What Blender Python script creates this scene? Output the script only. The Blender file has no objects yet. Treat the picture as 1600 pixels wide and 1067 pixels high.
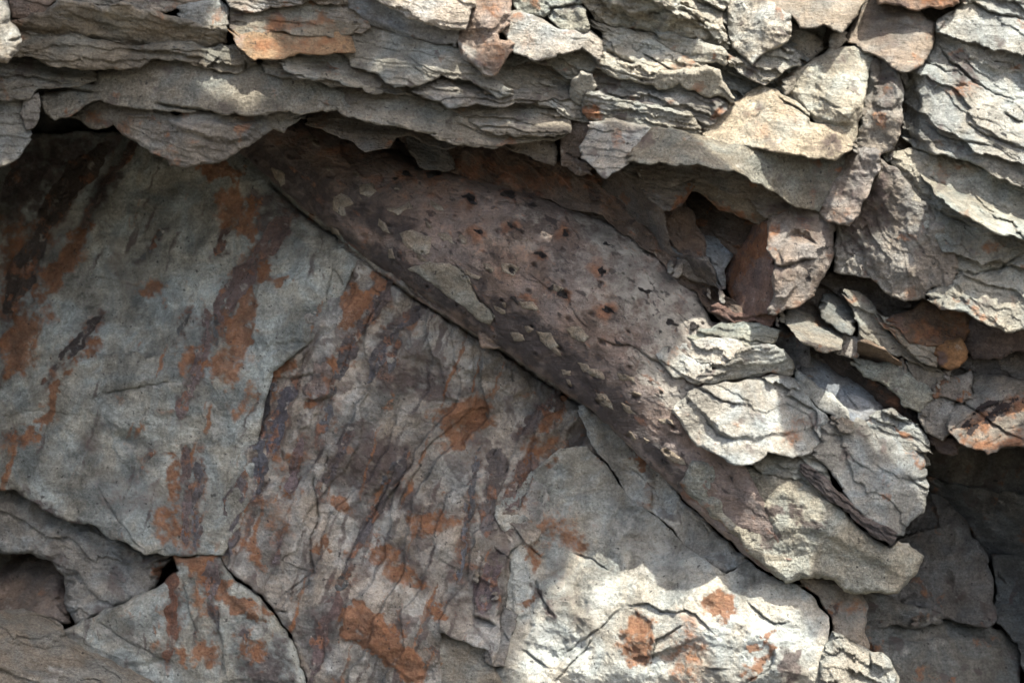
import bpy, math, time
import numpy as np
C = bpy.context.scene
# ---------------------------------------------------------------- camera, sky, sun, exposure
DIST = 3.5; ZC = 1.6
cam = bpy.data.cameras.new('camera'); camo = bpy.data.objects.new('camera', cam); C.collection.objects.link(camo)
camo.location = (0, -DIST, ZC); camo.rotation_euler = (math.radians(90), 0, 0)
cam.sensor_width = 36; cam.lens = 36 * DIST / 1.6; cam.clip_end = 500; cam.clip_start = .05
cam.dof.use_dof = True; cam.dof.focus_distance = DIST - .01; cam.dof.aperture_fstop = 3.4
C.camera = camo
SUN = np.array((0.25, -0.50, 0.83)); SUN /= np.linalg.norm(SUN)
W = bpy.data.worlds.new('World'); C.world = W; W.use_nodes = True
nt = W.node_tree; sky = nt.nodes.new('ShaderNodeTexSky'); sky.sky_type = 'NISHITA'; sky.sun_disc = False
el = math.asin(SUN[2]); sky.sun_elevation = el; sky.sun_rotation = math.atan2(SUN[0], SUN[1])
sky.dust_density = 4.0; sky.air_density = .8
bg = nt.nodes['Background']; bg.inputs[1].default_value = 0.15; nt.links.new(sky.outputs[0], bg.inputs[0])
sl = bpy.data.lights.new('sun', 'SUN'); sl.energy = 3.95; sl.angle = math.radians(.55); sl.color = (1, .955, .87)
so = bpy.data.objects.new('sun', sl); C.collection.objects.link(so); so.location = (1, -3, 5)
from mathutils import Vector
so.rotation_euler = Vector(SUN).to_track_quat('Z', 'Y').to_euler()
C.view_settings.view_transform = 'Standard'; C.view_settings.look = 'None'; C.view_settings.exposure = 1.72; C.view_settings.gamma = 1
C.render.engine = 'CYCLES'
C.cycles.max_bounces = 6; C.cycles.diffuse_bounces = 4

HS = 1.7            # grid step in millimetres (one photo pixel is one millimetre at the focus plane)
# ---------------------------------------------------------------- noise
def _h(ix, iy, s):
    n = (ix.astype(np.int64) * 374761393 + iy.astype(np.int64) * 668265263 + int(s) * 1442695041) & 0xffffffff
    n = ((n ^ (n >> 13)) * 1274126177) & 0xffffffff
    return ((n ^ (n >> 16)) & 0xffffff) / float(0xffffff)
def gn(x, y, s=0):
    ix = np.floor(x); iy = np.floor(y); fx = x - ix; fy = y - iy
    u = fx * fx * fx * (fx * (fx * 6 - 15) + 10); v = fy * fy * fy * (fy * (fy * 6 - 15) + 10)
    def g(a, b):
        t = _h(ix + a, iy + b, s) * 6.2831853
        return np.cos(t) * (fx - a) + np.sin(t) * (fy - b)
    a = g(0, 0) * (1 - u) + g(1, 0) * u; b = g(0, 1) * (1 - u) + g(1, 1) * u
    return (a * (1 - v) + b * v) * 1.5
def fbm(x, y, size, octv=4, s=0, gain=.5):
    r = 0; a = 1.; t = 0.
    for k in range(octv):
        x, y = x * .8192 + y * .5736, y * .8192 - x * .5736
        r = r + a * gn(x / size + 17.3 * k, y / size - 9.1 * k, s + k * 7); t += a; a *= gain; size = size * .5
    return r / t * 1.4
def rot(x, y, ang):
    c, s_ = math.cos(math.radians(ang)), math.sin(math.radians(ang))
    return x * c + y * s_, -x * s_ + y * c
def flakes(x, y, ang, lu, lv, s):
    """bedded flakes: long cells along the bedding, each stepped and tilted so its lower lip stands out. -1..1"""
    wx = fbm(x, y, lu * .9, 4, s + 3) * lu * .3; wy = fbm(x, y, lu * .8, 5, s + 5, .6) * lv * .75
    u, v = rot(x + wx, y + wy, ang); u = u / lu; v = v / lv
    iu = np.floor(u); iv = np.floor(v); best = np.full(u.shape, 9.); hh = np.zeros(u.shape)
    for a in (-1, 0, 1):
        for b in (-1, 0, 1):
            cx = iu + a + _h(iu + a, iv + b, s); cy = iv + b + _h(iu + a, iv + b, s + 1)
            d = np.abs(u - cx) * .8 + np.abs(v - cy) * 1.2
            r = _h(iu + a, iv + b, s + 2) * 1.6 - .8 + (v - cy) * 1.1 + (u - cx) * (_h(iu + a, iv + b, s + 4) - .5) * .8
            m = d < best; best = np.where(m, d, best); hh = np.where(m, r, hh)
    return hh
def scoops(x, y, size, s, k=.8):
    """conchoidal chips: concave scoops that meet in sharp ridges, about -1..1"""
    x, y = rot(x, y, (s * 37) % 180); wx = fbm(x, y, size, 5, s + 9) * size * .2; wy = fbm(x, y, size, 5, s + 11) * size * .2
    u = (x + wx) / size; v = (y + wy) / size; iu = np.floor(u); iv = np.floor(v); best = np.full(u.shape, 9.)
    for a in (-1, 0, 1):
        for b in (-1, 0, 1):
            cx = iu + a + _h(iu + a, iv + b, s); cy = iv + b + _h(iu + a, iv + b, s + 1)
            dx = u - cx; dy = v - cy
            r = _h(iu + a, iv + b, s + 2) * .8 + dx * (_h(iu + a, iv + b, s + 5) - .5) * 2 + dy * (_h(iu + a, iv + b, s + 6) - .5) * 2 + k * (dx * dx + dy * dy)
            best = np.minimum(best, r)
    return best - .3
def smooth(a, b, x):
    t = np.clip((x - a) / (b - a), 0, 1); return t * t * (3 - 2 * t)
def segd(x, y, a, b):
    ax, ay = a; bx, by = b; dx = bx - ax; dy = by - ay; L = dx * dx + dy * dy + 1e-9
    t = np.clip(((x - ax) * dx + (y - ay) * dy) / L, 0, 1)
    return np.hypot(x - ax - t * dx, y - ay - t * dy), t
def pdist(x, y, poly):
    """signed distance to a polygon, positive inside"""
    d = np.full(x.shape, 1e9); ins = np.zeros(x.shape, bool); n = len(poly)
    for i in range(n):
        a = poly[i]; b = poly[(i + 1) % n]; dd, _ = segd(x, y, a, b); d = np.minimum(d, dd)
        if a[1] != b[1]:
            c = ((a[1] > y) != (b[1] > y)) & (x < (b[0] - a[0]) * (y - a[1]) / (b[1] - a[1]) + a[0]); ins ^= c
    return np.where(ins, d, -d)
def ldist(x, y, pts, side=False):
    """distance to a line, and 0..1 along it"""
    d = np.full(x.shape, 1e9); tt = np.zeros(x.shape); n = len(pts) - 1; sg = np.zeros(x.shape)
    for i in range(n):
        dd, t = segd(x, y, pts[i], pts[i + 1]); m = dd < d; d = np.where(m, dd, d); tt = np.where(m, (i + t) / n, tt)
        if side: sg = np.where(m, np.sign((pts[i + 1][0] - pts[i][0]) * (y - pts[i][1]) - (pts[i + 1][1] - pts[i][1]) * (x - pts[i][0])), sg)
    return (d, tt, sg) if side else (d, tt)
def tps(pts):
    """surface through control points (x, y, d)"""
    P = np.array(pts, float); n = len(P); x, y, z = P[:, 0] / 100, P[:, 1] / 100, P[:, 2]
    if n == 1: return lambda X, Y: np.full(X.shape, z[0])
    def U(r2): return np.where(r2 > 0, r2 * np.log(np.maximum(r2, 1e-12)), 0)
    K = U((x[:, None] - x) ** 2 + (y[:, None] - y) ** 2) + np.eye(n) * .05
    A = np.zeros((n + 3, n + 3)); A[:n, :n] = K; A[:n, n] = 1; A[:n, n + 1] = x; A[:n, n + 2] = y; A[n:, :n] = A[:n, n:].T
    w = np.linalg.lstsq(A, np.concatenate([z, [0, 0, 0]]), rcond=None)[0]
    lo, hi = z.min() - 60, z.max() + 60
    def f(X, Y):
        X = X / 100; Y = Y / 100; r = w[n] + w[n + 1] * X + w[n + 2] * Y
        for i in range(n): r = r + w[i] * U((X - x[i]) ** 2 + (Y - y[i]) ** 2)
        return np.clip(r, lo, hi)
    return f
# ---------------------------------------------------------------- measured outlines: letters are the measuring sheets
TL = dict(a=(0, 0, 2.963), b=(530, 0, 2.963), c=(1060, 0, 2.963), d=(0, 350, 2.963), e=(530, 350, 2.963), f=(1060, 350, 2.963),
          g=(0, 700, 2.907), h=(530, 700, 2.907), i=(1060, 700, 2.907), j=(780, 0, 4), k=(380, 180, 4), l=(700, 250, 4), m=(950, 230, 4),
          n=(850, 480, 4), o=(380, 540, 4), p=(1200, 480, 4), q=(340, 0, 4), z=(0, 0, 1))
def P(s):
    """'a 10,20 30,40 z 5,6' -> points in millimetres"""
    out = []; t = TL['z']
    for w in s.split():
        if w in TL: t = TL[w]; continue
        x, y = w.split(','); out.append((t[0] + float(x) / t[2], t[1] + float(y) / t[2]))
    return out
def world(x, y, d):
    k = (DIST - d * .001) / DIST
    return np.stack([(x - 800) * .001 * k, -d * .001, ZC + (533.5 - y) * .001 * k], -1)

# ---------------------------------------------------------------- materials
def N(nt, t, **kw):
    n = nt.nodes.new('ShaderNode' + t)
    for k, v in kw.items(): setattr(n, k, v)
    return n
def mixc(nt, f, a, b, mode='MIX'):
    m = N(nt, 'Mix', data_type='RGBA', blend_type=mode)
    for i, v in ((0, f), (6, a), (7, b)):
        if hasattr(v, 'is_linked') or isinstance(v, bpy.types.NodeSocket): nt.links.new(v, m.inputs[i])
        elif i == 0: m.inputs[0].default_value = v
        else: m.inputs[i].default_value = (*v, 1)
    return m.outputs[2]
def mth(nt, op, a, b=None, c=None, clamp=False):
    m = N(nt, 'Math', operation=op, use_clamp=clamp)
    for i, v in enumerate((a, b, c)):
        if v is None: continue
        if isinstance(v, bpy.types.NodeSocket): nt.links.new(v, m.inputs[i])
        else: m.inputs[i].default_value = v
    return m.outputs[0]
def noise(nt, co, scale, detail=4, rough=.6, dist=0, sc=None):
    n = N(nt, 'TexNoise'); n.inputs['Scale'].default_value = scale; n.inputs['Detail'].default_value = detail
    n.inputs['Roughness'].default_value = rough; n.inputs['Distortion'].default_value = dist
    if sc:
        mp = N(nt, 'Mapping'); mp.inputs['Rotation'].default_value = (0, math.radians(sc[0]), 0); mp.inputs['Scale'].default_value = sc[1]
        nt.links.new(co, mp.inputs[0]); co = mp.outputs[0]
    nt.links.new(co, n.inputs['Vector']); return n.outputs[0]
def ramp(nt, v, a, b, lo=0., hi=1.):
    m = N(nt, 'MapRange', interpolation_type='SMOOTHSTEP')
    nt.links.new(v, m.inputs[0]); m.inputs[1].default_value = a; m.inputs[2].default_value = b; m.inputs[3].default_value = lo; m.inputs[4].default_value = hi
    return m.outputs[0]
def stone(name, grain=1.0, bump=1.0, rough=.9, tone=(.62, 1.25), bed=30, stk=1.2, fil=0., rustc=(.19, .078, .038), darkc=(.075, .054, .05), palec=(.37, .36, .32)):
    m = bpy.data.materials.new(name); m.use_nodes = True; t = m.node_tree; b = t.nodes['Principled BSDF']
    co = N(t, 'TexCoord').outputs['Object']; oi = N(t, 'ObjectInfo'); at = N(t, 'Attribute', attribute_name='mask')
    sep = N(t, 'SeparateColor'); t.links.new(at.outputs['Color'], sep.inputs[0])
    big = noise(t, co, 9, 5, .6, .6); mid = noise(t, co, 42, 6, .65, .3); fine = noise(t, co, 230, 6, .75); grit = noise(t, co, 900, 2, .6)
    streak = noise(t, co, 26, 5, .65, .5, (bed, (.5, 1, 3.2)))
    v = mth(t, 'MULTIPLY', ramp(t, big, .3, .7, tone[0], tone[1]), ramp(t, mid, .3, .72, .8, 1.2))
    v = mth(t, 'MULTIPLY', v, ramp(t, streak, .3, .7, .84, 1.15))
    v = mth(t, 'MULTIPLY', v, ramp(t, fine, .3, .72, 1 - .34 * grain, 1 + .28 * grain))
    v = mth(t, 'MULTIPLY', v, ramp(t, grit, .25, .75, 1 - .2 * grain, 1 + .2 * grain))
    hue = mixc(t, ramp(t, noise(t, co, 14, 4, .6, .8), .36, .66), (1.07, 1.0, .9), (.93, 1.0, 1.03))
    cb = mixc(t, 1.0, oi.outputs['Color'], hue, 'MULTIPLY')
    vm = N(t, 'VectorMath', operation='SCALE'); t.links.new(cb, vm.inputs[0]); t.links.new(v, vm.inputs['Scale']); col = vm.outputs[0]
    br = mth(t, 'ADD', mth(t, 'MULTIPLY', mth(t, 'SUBTRACT', mid, .5), 1.5), mth(t, 'MULTIPLY', mth(t, 'SUBTRACT', fine, .5), .9))
    def msk(o, k=.36): return ramp(t, mth(t, 'ADD', o, mth(t, 'MULTIPLY', br, 1.)), .5 - k, .5 + k)
    vr = ramp(t, mid, .3, .75, .55, 1.35)
    def vcol(c):
        w = N(t, 'VectorMath', operation='SCALE'); w.inputs[0].default_value = c; t.links.new(vr, w.inputs['Scale']); return w.outputs[0]
    def live(o): return ramp(t, o, .02, .15)
    col = mixc(t, mth(t, 'MULTIPLY', mth(t, 'MULTIPLY', msk(sep.outputs[2]), live(sep.outputs[2])), .8), col, vcol(palec))
    col = mixc(t, mth(t, 'MULTIPLY', mth(t, 'MULTIPLY', msk(sep.outputs[1]), live(sep.outputs[1])), .85), col, vcol(darkc))
    rc = mixc(t, ramp(t, fine, .35, .65), rustc, (rustc[0] * 1.35, rustc[1] * 1.6, rustc[2] * 1.5))
    vm2 = N(t, 'VectorMath', operation='SCALE'); t.links.new(rc, vm2.inputs[0]); t.links.new(vr, vm2.inputs['Scale'])
    col = mixc(t, mth(t, 'MULTIPLY', mth(t, 'MULTIPLY', msk(sep.outputs[0]), live(sep.outputs[0])), .88), col, vm2.outputs[0])
    col = mixc(t, mth(t, 'MULTIPLY', mth(t, 'MULTIPLY', msk(at.outputs['Alpha'], .15), live(at.outputs['Alpha'])), .93), col, (.014, .013, .014))
    # thin pale scratches and calcite hairlines
    vn = noise(t, co, 34, 5, .62, .8); ln = mth(t, 'ABSOLUTE', mth(t, 'SUBTRACT', vn, .5)); on = ramp(t, noise(t, co, 11, 2, .5), .5, .62)
    col = mixc(t, mth(t, 'MULTIPLY', mth(t, 'MULTIPLY', ramp(t, ln, .0, .007, 1, 0), on), .4), col, palec)
    # small dark specks of carbon
    sp = noise(t, co, 120, 2, .5); col = mixc(t, ramp(t, sp, .67, .74, 0, .75), col, (.03, .028, .028))
    t.links.new(col, b.inputs['Base Color']); b.inputs['Roughness'].default_value = rough; b.inputs['Specular IOR Level'].default_value = .3 if rough > .8 else .45
    hgt = mth(t, 'ADD', mth(t, 'MULTIPLY', fine, .9), mth(t, 'ADD', mth(t, 'MULTIPLY', mid, 2.2), mth(t, 'MULTIPLY', grit, .45)))
    hgt = mth(t, 'ADD', hgt, mth(t, 'MULTIPLY', streak, stk))
    bp = N(t, 'Bump'); bp.inputs['Strength'].default_value = 1.0; bp.inputs['Distance'].default_value = .0075 * bump
    t.links.new(hgt, bp.inputs['Height']); t.links.new(bp.outputs[0], b.inputs['Normal'])
    return m
M = dict(
    shale=stone('grey_shale'),
    smooth=stone('smooth_bedding', 1.0, .9, .88, (.5, 1.5), 65, .4),
    sand=stone('sandy_stone', 1.3, 1.2, .95, (.82, 1.15)),
    bark=stone('fossil_bark', .9, .9, .5, (.55, 1.4), -38, palec=(.36, .34, .29), rustc=(.19, .08, .045), darkc=(.03, .024, .024)),
    coal=stone('coal', .5, 1.6, .45, (.5, 1.5)),
)
GREY = (.235, .235, .215); COOL = (.315, .322, .31); WARM = (.26, .235, .2); WHITE = (.40, .395, .355); BROWN = (.125, .085, .07); PURP = (.15, .115, .11)
DARK = (.1, .1, .098); BLUE = (.15, .165, .175); OCH = (.33, .24, .15); PALE = (.31, .31, .285)

# ---------------------------------------------------------------- rock builder
stats = [0]
def put(name, verts, faces_t, mask, mat, origin=None, parent=None, color=None):
    me = bpy.data.meshes.new(name); nv = len(verts); nf = len(faces_t)
    if origin is None: origin = verts.mean(0)
    org = np.array(origin)
    me.vertices.add(nv); me.vertices.foreach_set('co', (verts - org).astype(np.float32).ravel())
    me.loops.add(nf * 3); me.polygons.add(nf)
    me.loops.foreach_set('vertex_index', faces_t.astype(np.int32).ravel())
    me.polygons.foreach_set('loop_start', np.arange(0, nf * 3, 3, dtype=np.int32)); me.polygons.foreach_set('loop_total', np.full(nf, 3, np.int32))
    me.polygons.foreach_set('use_smooth', np.ones(nf, bool))
    me.update(calc_edges=True)
    at = me.attributes.new('mask', 'FLOAT_COLOR', 'POINT'); at.data.foreach_set('color', mask.astype(np.float32).ravel())
    me.materials.append(mat)
    o = bpy.data.objects.new(name, me); C.collection.objects.link(o)
    if parent is not None: o.parent = parent; o.location = Vector(org) - Vector(parent['_org'])
    else: o.location = Vector(org)
    o['_org'] = [float(v) for v in org]
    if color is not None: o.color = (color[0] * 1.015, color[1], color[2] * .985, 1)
    stats[0] += nv
    return o
CI = dict(rust=0, dark=1, pale=2, coal=3)
_seed = [100]
def rock(name, out, D, label=None, cat=None, group=None, tint=GREY, mat='shale', R=9, drop=9, rough=3., flake=(), scoop=(), plates=(), cracks=(), stains=(), bumps=(),
         auto=(), streak=(), halo=(), warp=1.6, back=None, parent=None, over=None, h=None, fn=None, kind=None, shrink=7, seed=None, sym=False, grow=8):
    """one closed stone: outline, front relief, undercut sides and a back"""
    _seed[0] += 13; sd = seed or _seed[0]; h = h or HS
    poly = P(out) if isinstance(out, str) else out
    if group and group.startswith('ledges'): drop = drop * .8; R = R * .8
    if parent is None and not kind:                       # stones cut by the frame run on beyond it
        poly = [(x - 150 if x < -15 else x + 150 if x > 1620 else x, y - 110 if y < -35 else y + 150 if y > 1085 else y) for x, y in poly]
    if group and parent is None:
        jr = np.random.RandomState(sd); kk = jr.uniform(.86, 1.12); tint = (tint[0] * kk * jr.uniform(.97, 1.03), tint[1] * kk, tint[2] * kk * jr.uniform(.96, 1.04))
        if group.startswith('ledges') and mat == 'shale': flake = tuple(flake) + ((10 + jr.uniform(-6, 8), 100, 10, 2.2),)
        if not auto: auto = (('rust', 50, .36, .5), ('dark', 42, .3, .5), ('pale', 30, .42, .4))
    A = np.array(poly); x0, y0 = A.min(0) - 14; x1, y1 = A.max(0) + 14
    base = tps(D) if D else (lambda X, Y: np.zeros(X.shape))
    pl = [(P(p[0]) if isinstance(p[0], str) else p[0], *p[1:]) for p in plates]
    ck = [(P(p[0]) if isinstance(p[0], str) else p[0], *p[1:]) for p in cracks]
    def relief(X, Y):
        d = base(X, Y)
        if fn: d = d + fn(X, Y)
        if over: d = d + over(X, Y)
        wx = fbm(X, Y, 30, 4, sd + 1, .6) * 7; wy = fbm(X, Y, 30, 4, sd + 2, .6) * 7
        for (ang, lu, lv, am) in flake: d = d + flakes(X, Y, ang, lu, lv, sd + int(lu)) * am
        for (size, am) in scoop: d = d + scoops(X, Y, size, sd + int(size)) * am
        for q in pl:
            s_ = pdist(X + wx, Y + wy, q[0]); d = d + q[1] * smooth(-q[2] * .3, q[2], s_)
        for q in ck:
            dd, tt, sg = ldist(X + wx * .55, Y + wy * .55, q[0], True); en = np.clip(np.minimum(tt, 1 - tt) * 6, 0, 1); w = (.55 if mat == 'smooth' else .8) * q[1] * (.55 + .9 * np.abs(gn(X / 23, Y / 23, sd + 8))); d = d - q[2] * .8 * (.3 + .7 * en) * np.exp(-(dd / np.maximum(w, .8)) ** 2) + (-sg) * q[2] * .42 * en * np.exp(-dd / 16)
        for (bx, by, rx, ry, ang, bh) in bumps:
            u, v = rot(X - bx, Y - by, ang); d = d + bh * np.exp(-((u / rx) ** 2 + (v / ry) ** 2))
        d = d + fbm(X, Y, 55, 5, sd + 4, .54) * rough + fbm(X, Y, 7, 2, sd + 6) * rough * .14
        if parent is None and not kind: d = d + scoops(X, Y, 28, sd + 61) * min(rough, 5) * .75 + scoops(X, Y, 11, sd + 67) * min(rough, 5) * .28
        return d
    xs = np.arange(x0, x1, h); ys = np.arange(y0, y1, h); X, Y = np.meshgrid(xs, ys)
    jx = scoops(X, Y, 24, sd + 31, 1.) * warp * 3.4 + 1.3 * warp * fbm(X, Y, 50, 3, sd + 37); jy = scoops(X, Y, 21, sd + 33, 1.) * warp * 3.4 + 1.3 * warp * fbm(X, Y, 50, 3, sd + 38)
    jx = jx + gn(X / 9, Y / 9, sd + 35) * warp * .6; jy = jy + gn(X / 9, Y / 9, sd + 36) * warp * .6
    S = pdist(X + jx, Y + jy, poly)
    if not sym and parent is None:                      # each stone runs on a little under the one above it
        S = np.maximum(S, pdist(X + jx, Y + jy + grow, poly))
    gy, gx = np.gradient(S, h); ins = S > 0
    cell = ins[:-1, :-1] | ins[1:, :-1] | ins[:-1, 1:] | ins[1:, 1:]
    used = np.zeros(S.shape, bool); used[:-1, :-1] |= cell; used[1:, :-1] |= cell; used[:-1, 1:] |= cell; used[1:, 1:] |= cell
    g = np.hypot(gx, gy) + 1e-6; o_ = used & (S < 0); mv = np.where(o_, np.minimum(-S, 1.2 * h) , 0)
    X = X + gx / g * mv; Y = Y + gy / g * mv; Sx = np.maximum(S, 0)
    idx = -np.ones(S.shape, np.int64); idx[used] = np.arange(used.sum()); xv = X[used]; yv = Y[used]; sv = Sx[used]
    dv = relief(xv, yv); Rl = R * (.6 + .8 * np.abs(gn(xv / 40, yv / 40, sd + 21)) * 1.6); 
    if sym or parent is not None: fd = 1.
    else:
        low = smooth(-.55, .55, -(gy / g)[used]); Rl = Rl * (1.7 - 1.2 * low); fd = 1.25 - .7 * low
    t = np.clip(1 - sv / Rl, 0, 1)
    dv = dv - fd * drop * (1 - np.sqrt(np.maximum(1 - t * t, 0)))
    mask = np.zeros((len(xv), 4))
    wx = fbm(xv, yv, 34, 5, sd + 41, .62) * 15; wy = fbm(xv, yv, 34, 5, sd + 43, .62) * 15
    stn = fbm(xv, yv, 22, 4, sd + 91, .7) * 12
    for st in stains:
        kd, ptsS, soft, val = st[:4]; c = CI[kd]
        if len(st) > 4: pp = P(ptsS) if isinstance(ptsS, str) else ptsS; dd, tt = ldist(xv + wx * .35, yv + wy * .35, pp); s_ = st[4] * (.55 + .45 * np.sin(np.clip(tt, 0, 1) * 3.14)) - dd
        else: s_ = pdist(xv + wx * .9, yv + wy * .9, P(ptsS) if isinstance(ptsS, str) else ptsS)
        mask[:, c] = np.maximum(mask[:, c], val * smooth(-soft * 1.9 - 2, soft * 1.3 + 2, s_ + stn))
    mask *= np.clip(.98 + .75 * fbm(xv, yv, 16, 4, sd + 81, .6) + .4 * fbm(xv, yv, 70, 2, sd + 83), .15, 1.4)[:, None]
    for (hx, hy) in halo:
        mask[:, 0] = np.maximum(mask[:, 0], .85 * np.exp(-(np.hypot(xv + wx - hx + 3, yv + wy - hy - 2) / 17) ** 2))
    for (kd, ang, lu, lv, thr, val) in streak:
        uu, vv = rot(xv + wx * .5, yv + wy * .5, ang); n_ = fbm(uu / lu * 10, vv / lv * 10, 10, 4, sd + 70 + CI[kd], .6); mask[:, CI[kd]] = np.maximum(mask[:, CI[kd]], val * smooth(thr, thr + .3, n_))
    for (kd, size, thr, val) in auto:
        n_ = fbm(xv + wx, yv + wy, size, 4, sd + 50 + CI[kd]); mask[:, CI[kd]] = np.maximum(mask[:, CI[kd]], val * smooth(thr, thr + .25, n_))
    i00 = idx[:-1, :-1][cell]; i01 = idx[:-1, 1:][cell]; i10 = idx[1:, :-1][cell]; i11 = idx[1:, 1:][cell]
    F = np.concatenate([np.stack([i00, i10, i11], 1), np.stack([i00, i11, i01], 1)])
    E = np.concatenate([F[:, [0, 1]], F[:, [1, 2]], F[:, [2, 0]]]); key = E[:, 0] * (len(xv) + 1) + E[:, 1]; rk = E[:, 1] * (len(xv) + 1) + E[:, 0]
    bE = E[~np.isin(key, rk)]; bv = np.unique(bE); mp = -np.ones(len(xv), np.int64); mp[bv] = np.arange(len(bv)); n0 = len(xv); nb = len(bv)
    nx = (gx / g)[used][bv]; ny = (gy / g)[used][bv]
    bk = back if back is not None else -430.
    rings = []; vx = [xv]; vy = [yv]; vd = [dv]; mk = [mask]
    if parent is not None: lev = ((1.0, 1),)
    else: lev = ((.12, .25), (.45, .7), (1.0, 1.0))
    for (f, g_) in lev:
        dep = dv[bv] - (f * (np.minimum(dv[bv] - bk, 500) if parent is None else 5))
        if parent is None: dep = dep + fbm(xv[bv], yv[bv] + 50 * f, 20, 3, sd) * 4
        rings.append((xv[bv] + nx * shrink * g_, yv[bv] + ny * shrink * g_, dep)); vx.append(rings[-1][0]); vy.append(rings[-1][1]); vd.append(dep); mk.append(mask[bv] * .6)
    vx.append([xv.mean()]); vy.append([yv.mean()]); vd.append([rings[-1][2].mean()]); mk.append(np.zeros((1, 4)))
    FF = [F]; a, b = mp[bE[:, 0]], mp[bE[:, 1]]; prev0 = bE[:, 0]; prev1 = bE[:, 1]
    for r in range(len(rings)):
        o2 = n0 + r * nb; q0 = a + o2; q1 = b + o2
        FF += [np.stack([prev1, prev0, q0], 1), np.stack([prev1, q0, q1], 1)]; prev0, prev1 = q0, q1
    cidx = n0 + len(rings) * nb; FF.append(np.stack([prev1, prev0, np.full(len(prev0), cidx)], 1))
    V = world(np.concatenate(vx), np.concatenate(vy), np.concatenate(vd)); FA = np.concatenate(FF)
    o = put(name, V, FA, np.concatenate(mk), M[mat], None, parent, tint)
    if label: o['label'] = label
    if cat: o['category'] = cat
    if group: o['group'] = group
    if kind: o['kind'] = kind
    return o, relief
# ---------------------------------------------------------------- the setting
g_, _ = rock('terrain', [(-1700, -1500), (3300, -1500), (3300, 1500), (-1700, 1500)], [(0, 0, -20)], kind='structure', tint=GREY, h=14, R=5, drop=5, rough=26, warp=1,
     flake=((14, 420, 60, 22), (10, 130, 24, 9)), scoop=((200, 30),), auto=(('rust', 160, .35, .7),), back=-900,
     fn=lambda X, Y: -430 * smooth(-160, 60, X) * smooth(1760, 1540, X) * smooth(-150, 40, Y) * smooth(1230, 1030, Y))
def ground():
    xs = np.concatenate([-np.geomspace(60, 3, 14), np.linspace(-2.6, 2.6, 90), np.geomspace(3, 60, 14)]); ys = np.concatenate([np.linspace(-6, .4, 100)[::-1], -np.geomspace(6.4, 60, 16)])[::-1]
    X, Y = np.meshgrid(xs, ys); Z = .05 * fbm(X * 1000, Y * 1000, 700, 5, 5) + .02
    n = len(xs); idx = np.arange(X.size).reshape(X.shape)
    a, b, c, d = idx[:-1, :-1].ravel(), idx[:-1, 1:].ravel(), idx[1:, :-1].ravel(), idx[1:, 1:].ravel()
    o = put('ground', np.stack([X, Y, Z], -1).reshape(-1, 3), np.concatenate([np.stack([a, b, d], 1), np.stack([a, d, c], 1)]), np.zeros((X.size, 4)), M['sand'], (0, 0, 0), None, (.13, .12, .1)); o['kind'] = 'structure'
ground()
def shade_shelf(name, pts, z0, z1, holes=()):
    """an unseen shelf added above the frame, shaped to block the sun: outline seen from above, in metres (x, outwards)"""
    A = np.array(pts); xs = np.arange(A[:, 0].min() - .03, A[:, 0].max() + .03, .012); ys = np.arange(A[:, 1].min() - .03, A[:, 1].max() + .03, .012)
    X, Y = np.meshgrid(xs, ys); wx = fbm(X * 1000, Y * 1000, 90, 5, 71, .6) * 7; wy = fbm(X * 1000, Y * 1000, 90, 5, 72, .6) * 7
    S = pdist(X * 1000 + wx, Y * 1000 + wy, [(p[0] * 1000, p[1] * 1000) for p in pts])
    for hl in holes: S = np.minimum(S, -pdist(X * 1000 + wx, Y * 1000 + wy, [(p[0] * 1000, p[1] * 1000) for p in hl]))
    used = S > 0; idx = -np.ones(S.shape, np.int64); idx[used] = np.arange(used.sum()); n = used.sum()
    x, y, s = X[used], Y[used], S[used]; e = np.clip(1 - s / 50, 0, 1) ** 2; th = (z1 - z0)
    top = z1 - e * th * .45 + flakes(x * 1000, y * 1000, 10, 260, 90, 5) * .008; bot = z0 + e * th * .35 + scoops(x * 1000, y * 1000, 130, 6) * .012
    cell = used[:-1, :-1] & used[1:, :-1] & used[:-1, 1:] & used[1:, 1:]
    i00 = idx[:-1, :-1][cell]; i01 = idx[:-1, 1:][cell]; i10 = idx[1:, :-1][cell]; i11 = idx[1:, 1:][cell]
    F = np.concatenate([np.stack([i00, i10, i11], 1), np.stack([i00, i11, i01], 1)])
    E = np.concatenate([F[:, [0, 1]], F[:, [1, 2]], F[:, [2, 0]]]); key = E[:, 0] * (n + 1) + E[:, 1]; rk = E[:, 1] * (n + 1) + E[:, 0]; b = E[~np.isin(key, rk)]
    FF = np.concatenate([F, F[:, ::-1] + n, np.stack([b[:, 1], b[:, 0], b[:, 0] + n], 1), np.stack([b[:, 1], b[:, 0] + n, b[:, 1] + n], 1)])
    V = np.concatenate([np.stack([x, -y, top], 1), np.stack([x, -y, bot], 1)])
    o = put(name, V, FF, np.zeros((2 * n, 4)), M['shale'], None, None, GREY); o['kind'] = 'structure'
DZ = .9; sh = lambda L: [(x + DZ * .301, o + DZ * .602) for x, o in L]
SHADE_SHELF = [(-1.9, -.1), (-.95, -.1), (-.85, .45)] + sh([(-.75, -.05), (-.25, -.02), (-.22, .10), (-.12, .22), (-.07, .36), (-.066, .436), (.04, .446), (.30, .456), (.44, .50), (.52, .57), (.50, .612), (.46, .625), (.455, .66), (.425, .70), (.42, 1.0), (.2, 1.05), (-.5, 1.0)]) + [(-1.9, 1.5)]
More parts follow.
